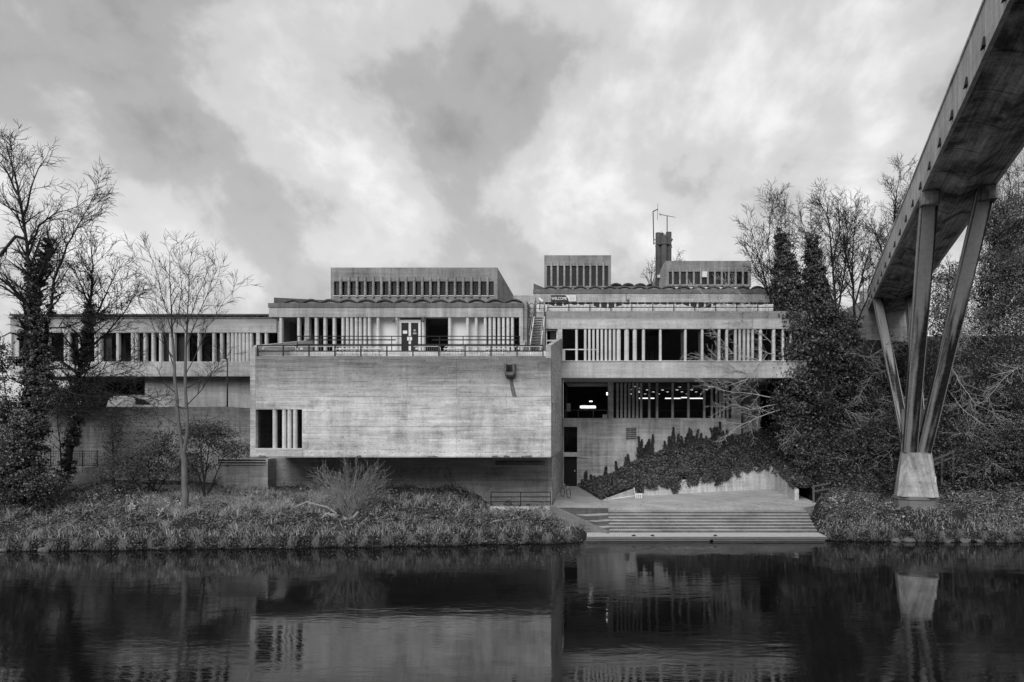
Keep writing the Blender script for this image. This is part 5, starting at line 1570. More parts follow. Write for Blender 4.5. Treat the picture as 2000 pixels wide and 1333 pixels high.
C, N = sleeve([(L1[:int(len(L1) * .78)], (.42, .3), .8), (pl(d, [(150, 760), (185, 745)]), (.5, .5), .8), (pl(d, [(165, 630), (205, 615)]), (.3, .2), .6)], 800, None, 5)
leaves('ivy', C, N, .14, 'leaf_ivy', t2, 2)

# --- pale young tree with a forked trunk
T = Tree(45, .010, .11, .05, 3.4, .55, (.35, .8), 4, 14000)
d = 41.2
t3 = thing('forked_tree', 'slender pale bare tree with a low fork in front of the left wing', 'tree', P(361, 1000, d))
trunk = Tree(1)
trunk.limb(pl(d, [(362, 1000), (361, 950), (360, 905), (356, 880)]), .20, .16, False)
trunk.limb(pl(d, [(356, 884), (350, 830), (345, 780), (340, 720, .2), (337, 660, .2)]), .115, .07, False)
trunk.limb(pl(d, [(358, 888), (366, 850), (364, 790), (361, 730, -.2), (363, 670, -.2)]), .115, .07, False)
T.limb(pl(d, [(337, 660, .2), (335, 600, .3), (332, 540, .3), (331, 495, .4)]), .06, .011, True, .0, 1, 1.5)
T.limb(pl(d, [(363, 670, -.2), (367, 600, -.3), (370, 540, -.3), (373, 500, -.4)]), .06, .011, True, .0, 1, 1.5)
for pts in ([(340, 720, .2), (318, 640, .5), (298, 560, .8), (275, 515, 1.0), (263, 500, 1.1)], [(337, 650, .2), (320, 590, -.4), (308, 540, -.8), (290, 490, -1)],
            [(363, 680, -.2), (390, 610, -.6), (410, 560, -.9), (428, 515, -1.2)], [(361, 735, -.2), (385, 690, .4), (405, 640, .8), (440, 585, 1.2), (468, 560, 1.4)],
            [(345, 640, .2), (355, 570, .9), (352, 510, 1.2), (350, 480, 1.3)], [(345, 770, .1), (315, 745, -.6), (280, 735, -1), (260, 720, -1.2)], [(366, 790), (395, 760, -.5), (420, 720, -.9), (436, 690, -1)],
            [(364, 760), (400, 740, .6), (425, 715, 1)], [(350, 830), (320, 815, .5), (290, 820, .9)], [(339, 700, .2), (310, 660, -.8), (285, 610, -1.2), (270, 580, -1.4)], [(365, 640, -.2), (385, 580, .4), (402, 540, .8), (408, 510, 1)]):
    T.limb(pl(d, pts), .036, .009, True, .1, 1, 1.3)
tubes_np('trunk', trunk.s, 'bark_pale', t3)
tubes_np('branches', T.s, 'bark_mid', t3)

# --- evergreen bushes round its foot
def bush(name, label, cat, blobs, n, size, seed, mat='leaf_shrub', stems=True, group=None, base=None, dropy=.0):
    rg = np.random.default_rng(seed)
    C, N = [], []
    tot = sum(b[3] * b[4] * b[5] for b in blobs)
    for (x, y, d, rx, ry, rz) in blobs:
        k = int(n * rx * ry * rz / tot)
        per = 22
        kc = max(6, k // per)
        v_ = rg.normal(size=(kc, 3)); v_ /= np.linalg.norm(v_, axis=1, keepdims=True)
        r = np.clip(rg.normal(.8, .3, kc), .1, 1.45)
        cc = np.array(P(x, y, d)) + v_ * r[:, None] * np.array([rx, ry, rz])
        idx = np.repeat(np.arange(kc), per)
        w_ = rg.normal(size=(len(idx), 3))
        C.append(cc[idx] + w_ * np.array([.24, .24, .11]) * rg.uniform(.5, 1.3, kc)[idx][:, None])
        N.append(v_[idx] * .5 + w_ * .3 + np.array([0, -.15, .55]) + rg.normal(size=w_.shape) * .4)
    C = np.concatenate(C); N = np.concatenate(N)
    b0 = base or P(blobs[0][0], blobs[0][1], blobs[0][2])
    gzb = float(ground_z(b0[0], b0[1]))
    t = thing(name, label, cat, (b0[0], b0[1], gzb), group)
    leaves('foliage', C, N, size, mat, t, seed)
    if stems:
        TT = Tree(seed, .012, .2, .02, 1.8, .5, (.4, .9), 3, 1500)
        for k, (x, y, d, rx, ry, rz) in enumerate(blobs):
            TT.limb([(b0[0] + .1 * k, b0[1], gzb - .1), tuple((np.array(b0) * .3 + np.array(P(x, y, d)) * .7)), P(x, y, d), tuple(np.array(P(x, y, d)) + np.array([rx * .4, 0, rz * .8]))], .06, .02, True, .2, 1, 1.6)
        tubes_np('stems', TT.s, 'bark_dark', t)
    return t
bush('evergreen_shrub', 'spreading evergreen shrub right of the forked tree trunk', 'shrub', [(415, 850, 43.5, 1.6, 1.2, .75), (455, 880, 43.6, 1.2, 1.0, .6), (390, 840, 43.4, 1.3, 1.1, .8), (378, 905, 43.8, 1.0, .8, .9)], 6500, .11, 71, base=P(395, 930, 43.6))
bush('evergreen_shrub', 'broad dark shrub left of the forked tree trunk', 'shrub', [(290, 900, 43.8, 2.4, 1.1, 1.1), (235, 915, 43.6, 1.8, 1.0, .9), (320, 865, 43.7, 1.6, 1.0, 1.0), (345, 915, 43.4, 1.4, .9, .9), (290, 930, 43.4, 2.6, .8, .5)], 9500, .10, 72, base=P(290, 950, 43.6))
bush('sapling', 'leafy young sapling against the retaining wall', 'sapling', [(222, 855, 44.6, .55, .5, 1.1), (218, 815, 44.6, .35, .35, .7)], 1600, .09, 73, base=P(220, 930, 44.6))
bush('evergreen_shrub', 'dark ivy mound at the foot of the big left tree', 'shrub', [(45, 925, 40.9, 1.5, 1.1, 1.3), (90, 950, 40.6, 1.3, .9, .7), (10, 900, 41.5, 1.4, 1.2, 1.6), (4, 800, 43, 1.0, .8, 1.6), (0, 700, 44, .7, .6, 1.6)], 17000, .13, 74, 'leaf_ivy', base=P(45, 965, 40.9))
bush('evergreen_shrub', 'hanging dark evergreen boughs above the retaining wall', 'shrub', [(150, 768, 46.0, 2.2, .9, .55), (110, 780, 45.8, 2.0, .9, .9)], 8000, .12, 75, 'leaf_ivy', base=P(120, 900, 46.4))

# --- willow shrub on the bank
T = Tree(81, .007, .10, .04, 3.0, .5, (.25, .7), 3, 6000)
d = 41.2
base = P(683, 1018, d)
t5 = thing('willow_shrub', 'coppiced willow shrub with upright pale rods on the left bank', 'shrub', base)
rg = random.Random(4)
for k in range(70):
    tx = 683 + rg.uniform(-72, 66); ty = rg.uniform(905, 960) + abs(tx - 683) * .25
    p1 = P(683 + (tx - 683) * .45, 1018 + (ty - 1018) * .55, d + rg.uniform(-.6, .6))
    T.limb([(base[0] + rg.uniform(-.25, .25), base[1] + rg.uniform(-.2, .2), base[2] - .1), p1, P(tx, ty, d + rg.uniform(-.9, .9))], .017, .007, True, .3, 1, .8)
tubes_np('rods', T.s, 'deadwood', t5)
tips = np.array([s[1] for s in T.s if s[2] < .016])
rgn = np.random.default_rng(3)
tips = tips[rgn.random(len(tips)) < .3]
leaves('foliage', tips, rgn.normal(size=tips.shape) + [0, 0, .5], .05, 'grass', t5, 8)['kind'] = 'stuff'
T = Tree(82); d = 41.0
T.limb(pl(d, [(610, 1028, -.4), (640, 1005, 0), (665, 1010), (683, 1018)]), .10, .14, False)
T.limb(pl(d, [(560, 1000), (600, 980, .2), (640, 992, .2), (670, 1012)]), .04, .08, False)
T.limb(pl(d, [(690, 1040), (686, 1018), (700, 1000)]), .16, .1, False)
tubes_np('stump', T.s, 'deadwood', t5)

# --- fallen limb and dead brush left of the steps
T = Tree(91, .013, .15, 0, 1.2, .5, (.4, .9), 3, 800)
d = 41.6
t6 = thing('fallen_branch', 'long pale fallen branch lying on the bank left of the steps', 'branch', P(985, 1025, d))
T.limb(pl(d, [(940, 1032, -.5), (965, 1020, -.3), (985, 1016, -.1), (1005, 1018, 0), (1020, 1023, .2), (1045, 1018, .4)]), .09, .03, True, .2, 1, .9)
tubes_np('limb', T.s, 'deadwood', t6)
rg = random.Random(17)
segs = []
for k in range(230):
    x = rg.uniform(955, 1125); y = rg.uniform(1008, 1052)
    if y < 1000 + (x - 1080) * .55 and x > 1080: continue
    dd_ = water_edge(np.array([X(x, 41.5)]))[0] + rg.uniform(.1, 3.2)
    xx = X(x, dd_); zz2 = float(ground_z(xx, dd_)) + rg.uniform(.02, .3)
    a_ = rg.uniform(0, math.pi); L = rg.uniform(.2, .7)
    dx, dy, dz = math.cos(a_) * L, math.sin(a_) * L * .5, rg.uniform(-.25, .15)
    segs.append(((xx, dd_, zz2), (xx + dx, dd_ + dy, zz2 + dz), .013, .008))
tag(tubes_np('dead_sticks', segs, 'deadwood'), 'tangle of dead sticks on the bank left of the steps', 'sticks', kind='stuff')

# --- right: bare trees behind, ivy columns in front, wooded slope
def bare_tree(name, label, limbs, d, seed, mat='bark_dark', dens=2.3, maxseg=6000, reach=3.0, r=(.16, .02), wander=.13, minr=.014):
    T = Tree(seed, minr, wander, .05, dens * 1.25, .6, (.35, .95), 4, maxseg * 2)
    p0 = limbs[0][0]
    t = thing(name, label, 'tree', P(p0[0], p0[1], d))
    for k, pts in enumerate(limbs):
        f = 1.0 if k == 0 else .6
        T.limb(pl(d, pts), r[0] * f, r[1], True, .15 if k else .3, 1, reach)
    tubes_np('branches', T.s, mat, t)
    return t
bare_tree('bare_tree', 'bare multi-stemmed tree rising behind the two ivy columns', [[(1640, 700), (1632, 600), (1625, 500), (1618, 430), (1612, 380)], [(1632, 600), (1600, 520), (1575, 460), (1560, 410)], [(1635, 620), (1650, 530, .5), (1655, 450, .8), (1648, 395, 1)], [(1625, 520), (1640, 450, -.6), (1636, 390, -1)], [(1620, 560), (1590, 500, .8), (1582, 420, 1.2)]], 60, 101, reach=3.4, maxseg=11000)
bare_tree('bare_tree', 'bare twiggy tree just left of the bridge fascia', [[(1672, 690), (1668, 600), (1664, 520), (1668, 450), (1672, 410)], [(1668, 600), (1690, 520), (1705, 460)], [(1667, 560), (1650, 490, .5), (1645, 430, .8)], [(1670, 640), (1700, 570, .4), (1725, 530, .8)]], 62, 102, reach=3.2, maxseg=9000)
bare_tree('bare_tree', 'bare tree whose crown shows beyond the bridge deck, left of it', [[(1735, 620), (1740, 520), (1745, 440), (1752, 370), (1760, 330)], [(1738, 540), (1715, 470), (1700, 420)], [(1742, 480), (1770, 410, .4), (1790, 340, .8)], [(1736, 580), (1712, 530), (1695, 500)]], 66, 103, reach=3.4, maxseg=9000)
bare_tree('bare_tree', 'slim bare tree leaning left beside the right lantern box', [[(1530, 700), (1515, 620), (1497, 560), (1478, 490), (1462, 430)], [(1520, 640), (1505, 540, .4), (1500, 470, .6), (1512, 385, .8)], [(1525, 660), (1530, 540), (1535, 400)], [(1510, 600), (1475, 520, -.5), (1455, 480, -.8)]], 56, 104, reach=2.6, maxseg=7000, r=(.1, .015))
bare_tree('bare_tree', 'budding tree top peeping over the roof right of the chimney', [[(1312, 580), (1318, 530), (1322, 500)], [(1316, 545), (1330, 515, .5)], [(1316, 550), (1304, 515, -.5)]], 85, 105, reach=2.4, maxseg=2500, r=(.12, .02))
bare_tree('bare_tree', 'budding tree top peeping over the roof left of the chimney', [[(1272, 585), (1272, 545), (1275, 515)], [(1272, 560), (1258, 535, .5)], [(1272, 560), (1284, 525, -.5)]], 85, 106, reach=2.2, maxseg=2200, r=(.12, .02))

def ivy_column(label, spine, radii, d, seed, n_per_m=700, size=.15, extra=(), mat='leaf_ivy', br_reach=2.4, tops=(), droop=()):
    t = thing('ivy_tree', label, 'tree', P(spine[0][0], spine[0][1], d))
    n_per_m *= .82
    T = Tree(seed, .012, .15, .0, 2.2, .6, (.5, 1.1), 4, 5000)
    L = T.limb(pl(d, spine), .3, .05, True, .15, 1, br_reach)
    for pts in tops:
        T.limb(pl(d, pts), .06, .012, True, .1, 1, 1.8)
    tubes_np('branches', T.s, 'bark_mid', t)
    if droop:
        for kk, pts in enumerate(droop):
            T2 = Tree(seed + 1 + kk, .011, .22, -.01, 3.4, .6, (.4, 1.0), 3, 1600)
            T2.limb(pl(d, pts), .05, .013, True, .1, 1, 2.2)
            tubes_np('bare_bough', T2.s, 'twig_pale', t)
    lines = [(L, radii, 1.0)] + [(pl(d, p), r, w) for p, r, w in extra]
    C, N = sleeve(lines, n_per_m, None, seed)
    leaves('ivy', C, N, size, mat, t, seed, run=34)
ivy_column('ivy-smothered column with a pointed top nearest the right wing', [(1568, 880), (1566, 780), (1560, 680), (1550, 600), (1540, 540), (1530, 490), (1524, 452)], (2.0, .42), 53.5, 201, 2200, .17,
           extra=[([(1550, 820), (1545, 740), (1538, 640)], (1.4, 1.1), 1.2), ([(1560, 700), (1555, 600), (1545, 560)], (1.4, .9), 1.0), ([(1540, 620), (1534, 560), (1527, 510)], (1.2, .6), 1.0)],
           droop=[[(1530, 690), (1490, 655, -1), (1440, 620, -1.6), (1400, 590, -2), (1360, 565, -2.2)], [(1525, 720), (1470, 700, -1), (1430, 690, -1.5), (1390, 640, -2)], [(1520, 740), (1460, 730, -1), (1410, 710, -1.6), (1350, 690, -2)],
                  [(1525, 650), (1480, 610, -1), (1440, 570, -1.5), (1410, 550, -2)], [(1520, 780), (1470, 770, -1), (1420, 765, -1.6), (1370, 750, -2)], [(1520, 790), (1465, 800, -1), (1430, 790, -1.4), (1395, 810, -1.8)],
                  [(1525, 800), (1480, 815, -1), (1440, 835, -1.4), (1410, 860, -1.7)], [(1530, 700), (1500, 690, -1.2), (1460, 740, -1.8), (1420, 755, -2)]],
           tops=[[(1540, 560), (1530, 480), (1520, 400)], [(1545, 580), (1545, 500), (1540, 420)]])
ivy_column('ivy-smothered column between the pointed one and the bridge', [(1610, 920), (1605, 800), (1600, 700), (1596, 620), (1592, 560), (1588, 500), (1585, 462)], (2.4, .36), 55, 202, 2200, .17,
           extra=[([(1640, 830), (1640, 720), (1625, 620)], (1.9, 1.2), 1.2), ([(1575, 800), (1570, 700)], (1.5, 1.3), 1.0), ([(1600, 660), (1594, 600), (1590, 530)], (1.8, .7), 1.2), ([(1640, 700), (1630, 640), (1620, 600)], (1.5, .8), 1.0)],
           droop=[[(1600, 740), (1580, 790, -1.6), (1560, 830, -2.2), (1540, 860, -2.6)], [(1610, 700), (1660, 690, -1.8), (1710, 700, -2.4)], [(1610, 800), (1650, 800, -2), (1700, 820, -2.6), (1740, 850, -3)], [(1605, 830), (1590, 880, -2.4), (1575, 920, -2.8)], [(1612, 870), (1645, 890, -2.2), (1660, 925, -2.6)], [(1610, 780), (1570, 810, -1.8), (1530, 860, -2.6)]])
ivy_column('low ivy-covered tree close to the left side of the bridge', [(1668, 930), (1668, 840), (1665, 750), (1660, 680), (1655, 625)], (2.1, .9), 56, 203, 1900, .17,
           droop=[[(1670, 720), (1710, 690, -1.5), (1760, 660, -2.2), (1800, 640, -3)], [(1668, 790), (1720, 780, -2), (1770, 790, -3), (1810, 780, -3.6)], [(1665, 850), (1700, 850, -2.5), (1750, 840, -3.4), (1800, 855, -4)], [(1670, 860), (1690, 920, -2.5), (1710, 960, -3)]])
ivy_column('ivy mass behind the bridge pier legs', [(1745, 960), (1745, 850), (1745, 760), (1750, 690)], (2.4, 1.5), 58, 204, 1500, .2, droop=[[(1745, 820), (1715, 800, -4), (1690, 830, -6), (1660, 850, -7)], [(1750, 760), (1790, 800, -5), (1760, 860, -8), (1720, 900, -9)], [(1745, 880), (1700, 880, -6), (1665, 900, -8)], [(1748, 720), (1705, 730, -4), (1680, 770, -6)]])
ivy_column('ivy-clad tree behind the right pier leg', [(1845, 960), (1845, 850), (1850, 740), (1850, 640), (1852, 560), (1855, 520)], (2.7, 1.2), 56, 205, 2300, .13, mat='leaf_ivy2',
           droop=[[(1850, 760), (1880, 800, -3), (1920, 830, -5), (1970, 840, -6)], [(1850, 700), (1870, 740, -4), (1905, 790, -6), (1950, 810, -7)], [(1850, 640), (1880, 660, -4), (1925, 650, -6)], [(1848, 560), (1875, 600, -4), (1890, 660, -6)], [(1850, 850), (1890, 845, -6), (1940, 870, -8)], [(1845, 820), (1880, 870, -4), (1930, 905, -5), (1990, 920, -6)]])
ivy_column('tall ivy-clad tree at the right edge, its top against the sky', [(1930, 960), (1930, 820), (1932, 700), (1935, 580), (1940, 480), (1948, 400)], (2.8, .9), 55, 206, 2300, .12, mat='leaf_ivy2',
           extra=[([(1960, 640), (1965, 520), (1970, 430)], (2.2, 1.2), 1.0)], tops=[[(1945, 480), (1955, 400), (1962, 340)], [(1960, 460), (1975, 390), (1985, 330)], [(1935, 520), (1930, 440), (1935, 380)]])
ivy_column('dense ivy tree cut by the right border of the view', [(2020, 980), (2015, 860), (2010, 740), (2005, 620), (2002, 500), (2005, 390)], (3.0, 1.3), 52, 207, 2300, .12, mat='leaf_ivy2',
           droop=[[(2010, 700), (1960, 740, -3), (1920, 790, -5)], [(2010, 800), (1960, 880, -4), (1900, 930, -5.5)]], tops=[[(2000, 480), (1990, 400), (1988, 320)], [(2005, 460), (2003, 380), (1998, 300)]])
bare_tree('bare_tree', 'fine-branched bare tree above the wooded slope at the right edge', [[(1960, 620), (1958, 500), (1965, 420), (1975, 350)], [(1960, 540), (1990, 440, .5), (2005, 340, .8)], [(1958, 500), (1935, 430, -.5), (1945, 370, -.8)]], 58, 107, reach=3.0, maxseg=9000)
# undergrowth on the slope at the pier and round the plaza corner
bush('dark_shrub', 'ivy thicket hanging over the plaza corner wall', 'shrub', [(1592, 915, 51.0, 1.5, 1.1, 1.5), (1590, 860, 53.0, 1.7, 1.3, 1.6), (1550, 870, 57, 1.6, 1.2, 1.2)], 20000, .13, 76, 'leaf_ivy', base=P(1575, 950, 52))
bush('dark_shrub', 'dark thicket between the wooden fence and the pier stub', 'shrub', [(1700, 900, 50.5, 2.2, 1.2, 1.7), (1650, 890, 51, 1.6, 1.2, 1.6), (1735, 860, 51.5, 1.6, 1.3, 1.9)], 20000, .14, 77, 'leaf_ivy', base=P(1690, 955, 50.5))
bush('dark_shrub', 'dark thicket right of the pier stub', 'shrub', [(1880, 920, 47.5, 2.2, 1.2, 1.1), (1950, 900, 48, 2.4, 1.3, 1.6), (1990, 880, 48, 1.8, 1.3, 2.0)], 20000, .14, 78, 'leaf_ivy', base=P(1890, 965, 47))

# --- ground cover -------------------------------------------------------
rgn = np.random.default_rng(12)
def scatter(n, x0, x1, t0, t1, keep=None, lift=(.02, .16)):
    xa = rgn.uniform(x0, x1, n); t = rgn.uniform(t0, t1, n)
    ya = water_edge(xa) + t
    z = ground_z(xa, ya)
    ok = z > .12
    if keep is not None: ok &= keep(xa, ya, t)
    xa, ya, z = xa[ok], ya[ok], z[ok]
    c = np.stack([xa, ya, z + rgn.uniform(*lift, len(xa)) * (1 + .8 * vnoise(xa, ya, 2.7))], 1)
    nn = rgn.normal(size=c.shape) * .5 + np.array([0, -.35, .9])
    return c, nn
def mounds(n, x0, x1, t0, t1, keep, per, rr, hh, seed):
    """leaves over many small overlapping mounds, so the cover is lumpy with shaded hollows"""
    rg = np.random.default_rng(seed)
    xa = rg.uniform(x0, x1, n); t = rg.uniform(t0, t1, n)
    ya = water_edge(xa) + t
    ok = (ground_z(xa, ya) > .2) & keep(xa, ya, t)
    xa, ya = xa[ok], ya[ok]
    k = len(xa)
    rad = rg.uniform(*rr, k) * (1 + .5 * vnoise(xa, ya, .8)); ht = rg.uniform(*hh, k) * (1 + .6 * vnoise(xa + 3, ya + 1, 1.1))
    idx = np.repeat(np.arange(k), per)
    v_ = rg.normal(size=(len(idx), 3)); v_[:, 2] = np.abs(v_[:, 2]); v_ /= np.linalg.norm(v_, axis=1, keepdims=True)
    px_, py_ = xa[idx] + v_[:, 0] * rad[idx], ya[idx] + v_[:, 1] * rad[idx]
    ok2 = keep(px_, py_, py_ - water_edge(px_))
    pz_ = np.maximum(ground_z(px_, py_), .12) + v_[:, 2] * ht[idx] * rg.uniform(.75, 1.1, len(idx))
    C = np.stack([px_, py_, pz_], 1)[ok2]
    N = (v_ * np.array([.8, .8, 1.0]) + rg.normal(size=v_.shape) * .3)[ok2]
    size = np.repeat(rg.choice([.07, .09, .11, .15, .19], k, p=[.34, .34, .2, .09, .03]), per)[ok2]
    return C, N, size
kl = lambda x, y, t: (y < np.where(x > -21, 47.17, 46.9)) & ((x < -2.75) | (y < 45.3 - .892 * (x + 2.6))) & ~((np.abs(y - 45.2) < .45) & (x < -22) & (x > -30)) & (t > -.1)
C, N, S_ = mounds(1650, -42, -.3, .0, 8.4, kl, 54, (.16, .55), (.08, .42), 61)
tag(leaves('bank_ground_cover', C, N, S_, 'leaf_bank', None, 21), 'low leafy ground cover over the left riverbank', 'ground cover', kind='stuff')
kr = lambda x, y, t: (np.hypot(x - pbx, (y - DP - .3)) > 1.4) & (x > 14.1) & (t > -.1)
C, N, S_ = mounds(950, 14.2, 36, .0, 5.2, kr, 52, (.16, .5), (.06, .32), 62)
tag(leaves('slope_ground_cover', C, N, S_, 'leaf_right', None, 22), 'bright leafy ground cover over the right riverbank', 'ground cover', kind='stuff')
C, N = scatter(30000, 14.6, 45, 5.0, 16)
tag(leaves('woodland_ground_cover', C, N, .2, 'leaf_ivy', None, 26), 'dark ivy carpet on the wooded slope', 'ground cover', kind='stuff')
# ivy over the bed, hanging over the wall and climbing the building
f_ = rgn.uniform(0, 1, 30000); g_ = rgn.uniform(-.02, 1, 30000)
bx_, by_ = bed_xy(f_, g_)
C = np.stack([bx_, by_, bed_z(f_, g_) + rgn.uniform(.03, .3, len(f_)) * (1 + .5 * vnoise(bx_, by_, 1.7))], 1)
N = rgn.normal(size=C.shape) * .45 + np.array([0, -.6, .8])
hang = []
for k in range(60):
    f0 = rgn.uniform(.16, 1.0); L = abs(rgn.normal()) * .35 + .12
    n = int(55 * L / .4)
    ff = f0 + rgn.normal(size=n) * .010; dz = rgn.uniform(-.15, L, n)
    x_, y_ = bed_xy(np.clip(ff, 0, 1), np.zeros(n))
    hang.append(np.stack([x_, y_ - .16 - rgn.uniform(0, .1, n), bed_z(np.clip(ff, 0, 1), np.zeros(n)) - dz], 1))
hang = np.concatenate(hang)
tag(leaves('ivy_bed', np.concatenate([C, hang]), np.concatenate([N, rgn.normal(size=hang.shape) * .4 + [0, -1, .2]]), .15, 'leaf_ivy', None, 23), 'thick ivy over the sloping bed beside the plaza', 'ivy', kind='stuff')
n_ = 5200
f_ = rgn.uniform(0, 1, n_); dr = np.abs(rgn.normal(size=n_)) * (.3 - .2 * f_) * (.35 + .65 * np.abs(np.sin(f_ * 19 + 1) * np.cos(f_ * 7)))
C = np.stack([c0[0] + (c1[0] - c0[0]) * f_ + np.where(rgn.random(n_) < .2, -.06 - rgn.uniform(0, .1, n_), rgn.uniform(0, 1.3, n_)), c0[1] + (c1[1] - c0[1]) * f_, 3.9 + (2.35 - 3.9) * f_ + .16], 1)
on = C[:, 0] < c0[0] + (c1[0] - c0[0]) * f_
C[:, 2] = np.where(on, C[:, 2] - dr, C[:, 2] + rgn.uniform(-.05, .35, n_))
tag(leaves('wall_ivy', C, rgn.normal(size=C.shape) * .4 + np.array([-.5, -.6, .5]), .15, 'leaf_ivy', None, 45), 'ivy spilling over the short splayed wall at the plaza corner', 'ivy', kind='stuff')
n_ = 420
xa = rgn.uniform(-2.2, 14, n_); ya = np.where(rgn.random(n_) < .5, rgn.uniform(45.2, 48.4, n_), rgn.uniform(45.2, 54, n_))
C = np.stack([xa, ya, plaza_z(ya) + .012], 1)[(ya < 48.2) | (xa > 12.6)]
tag(leaves('leaf_litter', C, rgn.normal(size=C.shape) * .12 + np.array([0, 0, 1]), .07, 'leaf_ivy2', None, 46), 'fallen leaves scattered over the plaza paving', 'litter', kind='stuff')
sg_ = []
for k in range(420):
    x_ = rgn.uniform(-40, -3); y_ = float(water_edge(np.array([x_]))[0]) + abs(rgn.normal()) * 1.6 + .1
    z_ = float(ground_z(x_, y_)) + rgn.uniform(.12, .4); a_ = rgn.uniform(0, math.pi); L_ = rgn.uniform(.25, .9)
    sg_.append(((x_, y_, z_), (x_ + math.cos(a_) * L_, y_ + math.sin(a_) * L_ * .5, z_ + rgn.uniform(-.15, .3)), .011, .006))
tag(tubes_np('bank_twigs', sg_, 'deadwood'), 'dry twigs and dead stalks scattered over the left riverbank', 'twigs', kind='stuff')
cl_ = []
for x in list(np.concatenate([rgn.uniform(1246, 1320, 26), rgn.uniform(1300, 1420, 44), rgn.uniform(1132, 1246, 18)])):
    f0 = np.interp(x, [1128, 1214, 1250, 1322, 1452], [956, 926, 903, 884, 858])
    H = rgn.uniform(22, 60) * rgn.uniform(.55, 1) if x > 1246 else rgn.uniform(8, 36)
    n = int(H * 16) + 12
    u_ = rgn.uniform(0, 1, n)
    lean = rgn.normal() * 4
    wd = 1.1 * (1 - u_) + .5 + .35 * np.abs(np.sin(u_ * 9 + x))
    cl_.append(np.stack([X(x + lean * u_ ** 1.5 + rgn.normal(size=n) * wd, 57.8), 57.9 - rgn.uniform(.0, .16, n), Z(f0 + 5 - H * u_, 57.9)], 1))
cl_ = np.concatenate(cl_)
tag(leaves('climbing_ivy', cl_, rgn.normal(size=cl_.shape) * .4 + [0, -1, .3], .11, 'leaf_ivy', None, 24), 'spiky fingers of ivy climbing the plaza building wall', 'ivy', kind='stuff')

# grasses on the left bank
def blades(name, C, H, W, mat, seed, lean=.35):
    rg = np.random.default_rng(seed)
    n = len(C)
    a_ = rg.uniform(0, 2 * math.pi, n)
    t = np.stack([np.cos(a_), np.sin(a_), np.zeros(n)], 1)
    ln = rg.normal(size=(n, 3)) * lean; ln[:, 2] = 0
    h = (H * rg.uniform(.5, 1.3, n))[:, None]
    up_ = np.array([0, 0, 1.0])
    v0 = C - t * W; v1 = C + t * W
    v2 = C + up_ * h * .6 + ln * h * .5 + t * W * .7; v3 = C + up_ * h * .6 + ln * h * .5 - t * W * .7
    v4 = C + up_ * h * .95 + ln * h * 1.3
    V = np.stack([v0, v1, v2, v3, v4, v4 + t * .001], 1)
    b = np.arange(n)[:, None] * 6
    q = np.concatenate([b + np.array([[0, 1, 2, 3]]), b + np.array([[3, 2, 5, 4]])])
    return np_mesh(name, V, q, mat)
C1, _ = scatter(24000, -27, -15.5, 2.4, 7.2, lambda x, y, t: (vnoise(x, y, 1.3) > -.35) & (y < 46.7), (0, .02))
C2, _ = scatter(3000, -42, -2.9, .05, .6, None, (0, .02))
C3, _ = scatter(3500, -16, -3, 2.5, 6.8, lambda x, y, t: vnoise(x, y, 2.2) > .25, (0, .02))
tag(blades('bank_grass', np.concatenate([C1, C2, C3]), .42, .012, 'grass', 31), 'pale tufted grass along the left riverbank', 'grass', kind='stuff')
tc_, _ = scatter(330, -42, -.8, .1, 7.0, lambda x, y, t: (y < 46.4) & (y < 45.0 - .892 * (np.maximum(x, -2.7) + 2.6)), (0, .02))
C6 = np.repeat(tc_, 26, 0) + rgn.normal(size=(len(tc_) * 26, 3)) * np.array([.13, .13, 0])
tag(blades('dry_grass_tufts', C6, .5, .010, 'grass', 34, .75), 'arching tufts of pale dry grass on the left riverbank', 'grass', kind='stuff')
C4, _ = scatter(2200, 14.4, 36, .05, 1.2, None, (0, .02))
tag(blades('slope_grass', C4, .35, .012, 'grass', 32), 'sparse grass along the foot of the right riverbank', 'grass', kind='stuff')
# ragged fringe hanging over the undercut bank
xa = np.concatenate([rgn.uniform(-42, -.5, 9500), rgn.uniform(14.2, 36, 5000)])
keep = vnoise(xa, xa * .4, 3.1) + rgn.normal(size=len(xa)) * .5 > -.5
xa = xa[keep]
ya = water_edge(xa) + edge_n(xa) + rgn.uniform(-.16, .12, len(xa))
C = np.stack([xa, ya, rgn.uniform(.06, .72, len(xa)) ** 1.1 + .02], 1)
N = rgn.normal(size=C.shape) * .4 + np.array([0, -1, .25])
tag(leaves('bank_fringe', C, N, .13, 'leaf_ivy', None, 41, .5), 'dark leafy fringe hanging over the water edge', 'undergrowth', kind='stuff')
n_ = 1500
xa = np.concatenate([rgn.uniform(-42, -.6, n_), rgn.uniform(14.2, 36, n_ // 2)])
cx_ = np.round(xa / 1.3) * 1.3 + rgn.normal(size=len(xa)) * .12
ya = water_edge(cx_) + edge_n(cx_) + rgn.uniform(-.1, .1, len(xa))
seg_ = []
for x_, y_ in zip(cx_, ya):
    L_ = rgn.uniform(.25, .6); z_ = rgn.uniform(.5, .75)
    seg_.append(((x_, y_, z_), (x_ + rgn.normal() * .08, y_ - .12, z_ - L_ * .5), .008, .007))
    seg_.append((seg_[-1][1], (x_ + rgn.normal() * .12, y_ - .16, max(.03, z_ - L_)), .007, .004))
tag(tubes_np('hanging_grass', seg_, 'deadwood'), 'pale dead grass tufts trailing down to the water', 'grass', kind='stuff')
C5, N5 = scatter(16000, -42, -2.8, .2, 7.4, lambda x, y, t: (vnoise(x, y, .9) + .6 * vnoise(x + 9, y, 2.6) > .35) & (y < 46.7), (.1, .55))
tag(leaves('bank_weeds', C5, N5, .12, 'leaf_bank', None, 42), 'taller leafy weeds in patches on the left riverbank', 'weeds', kind='stuff')
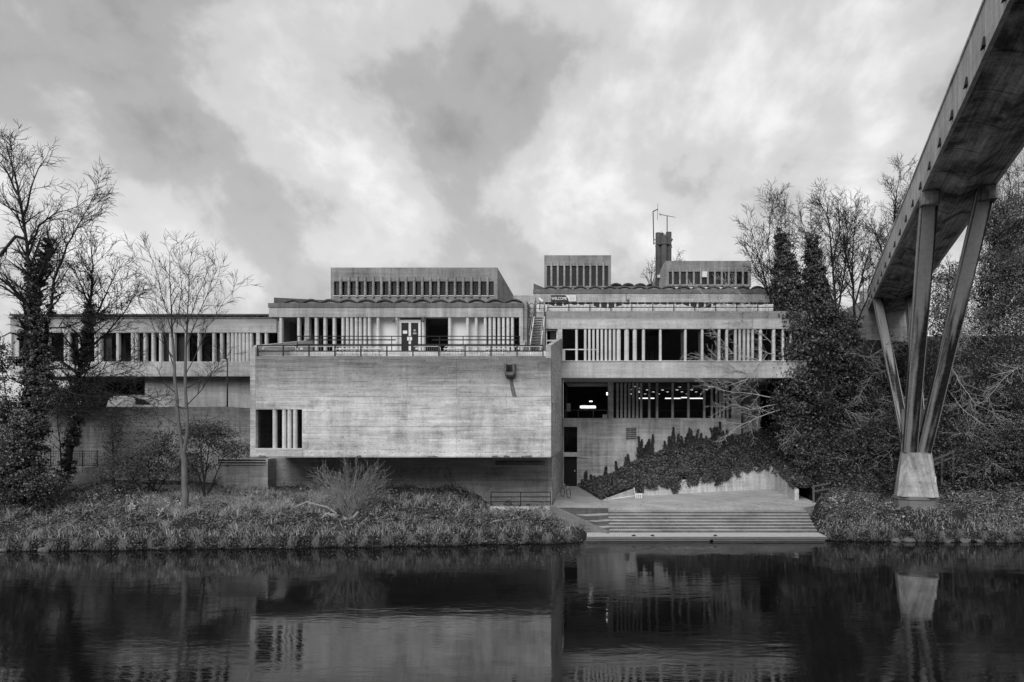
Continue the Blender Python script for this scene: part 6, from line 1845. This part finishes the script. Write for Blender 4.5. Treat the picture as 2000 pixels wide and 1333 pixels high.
# pale flower spikes
rg = random.Random(8)
fl_ = []
for x, y in [(185, 985), (300, 985), (288, 990), (258, 1012), (318, 1020), (325, 1000), (345, 985), (356, 990), (352, 1010), (262, 1022), (310, 1030), (255, 1018), (328, 1010)]:
    d = 40.5
    d = 40.0 + (1040 - y) / 60 * 2.5
    xx = X(x, d); z0_ = float(ground_z(xx, d))
    for k in range(26):
        fl_.append((xx + rg.gauss(0, .05), d + rg.gauss(0, .05), z0_ + .12 + rg.random() * .42))
fl_ = np.array(fl_)
tag(leaves('white_flowers', fl_, rgn.normal(size=fl_.shape) + [0, -.6, .3], .075, 'petal', None, 33), 'scattered white flower spikes below the forked tree', 'flowers', kind='stuff')
# brambles against the dark lower wall
T = Tree(55, .011, .15, .05, 2.0, .5, (.3, .8), 3, 3500)
bt = thing('bramble', 'thin pale bramble stems against the dark lower wall', 'shrub', P(860, 960, 45.5))
bt['kind'] = 'stuff'
rg = random.Random(6)
for k in range(46):
    x = rg.uniform(610, 960); d = rg.uniform(44.6, 46.4)
    xx = X(x, d); z0_ = float(ground_z(xx, d))
    h = rg.uniform(.5, 1.6)
    T.limb([(xx, d, z0_), (xx + rg.uniform(-.2, .2), d, z0_ + h * .6), (xx + rg.uniform(-.5, .5), d, z0_ + h)], .018, .009, True, .2, 1, .6)
tubes_np('stems', T.s, 'fence_wood', bt)
tp = np.array([s[1] for s in T.s]); tp = tp[rgn.random(len(tp)) < .6]
leaves('foliage', tp + rgn.normal(size=tp.shape) * .05, rgn.normal(size=tp.shape) + [0, -.4, .5], .085, 'leaf_bank', bt, 34)

# stones at the water's edge
rg = random.Random(14)
def stone(x, y, z, r, label, seed):
    rs = random.Random(seed)
    vs, fs = [], []
    nu, nv = 9, 6
    for j in range(nv + 1):
        for i in range(nu):
            th, ph = 2 * math.pi * i / nu, math.pi * j / nv
            rr = r * rs.uniform(.78, 1.12)
            vs.append((x + rr * 1.3 * math.sin(ph) * math.cos(th), y + rr * math.sin(ph) * math.sin(th), z + rr * .7 * math.cos(ph)))
    for j in range(nv):
        for i in range(nu):
            fs.append((j * nu + i, j * nu + (i + 1) % nu, (j + 1) * nu + (i + 1) % nu, (j + 1) * nu + i))
    tag(MB().add(vs, fs).build('bank_stone', 'stone'), label, 'stone', 'stones at the water edge')
for k, x in enumerate((5, 85, 1750, 1775, 1800, 1822, 1850, 1885, 1915, 1950)):
    d = float(water_edge(np.array([X(x, 40)]))[0]) - .02
    stone(X(x, d), d, .06, rg.uniform(.16, .3), ['pale stone in the water at the left border', 'upright stone at the waterline below the big ivy tree'][k] if k < 2 else '%s dark waterline stone on the right bank, counted from the steps' % ORD[k - 2], k)
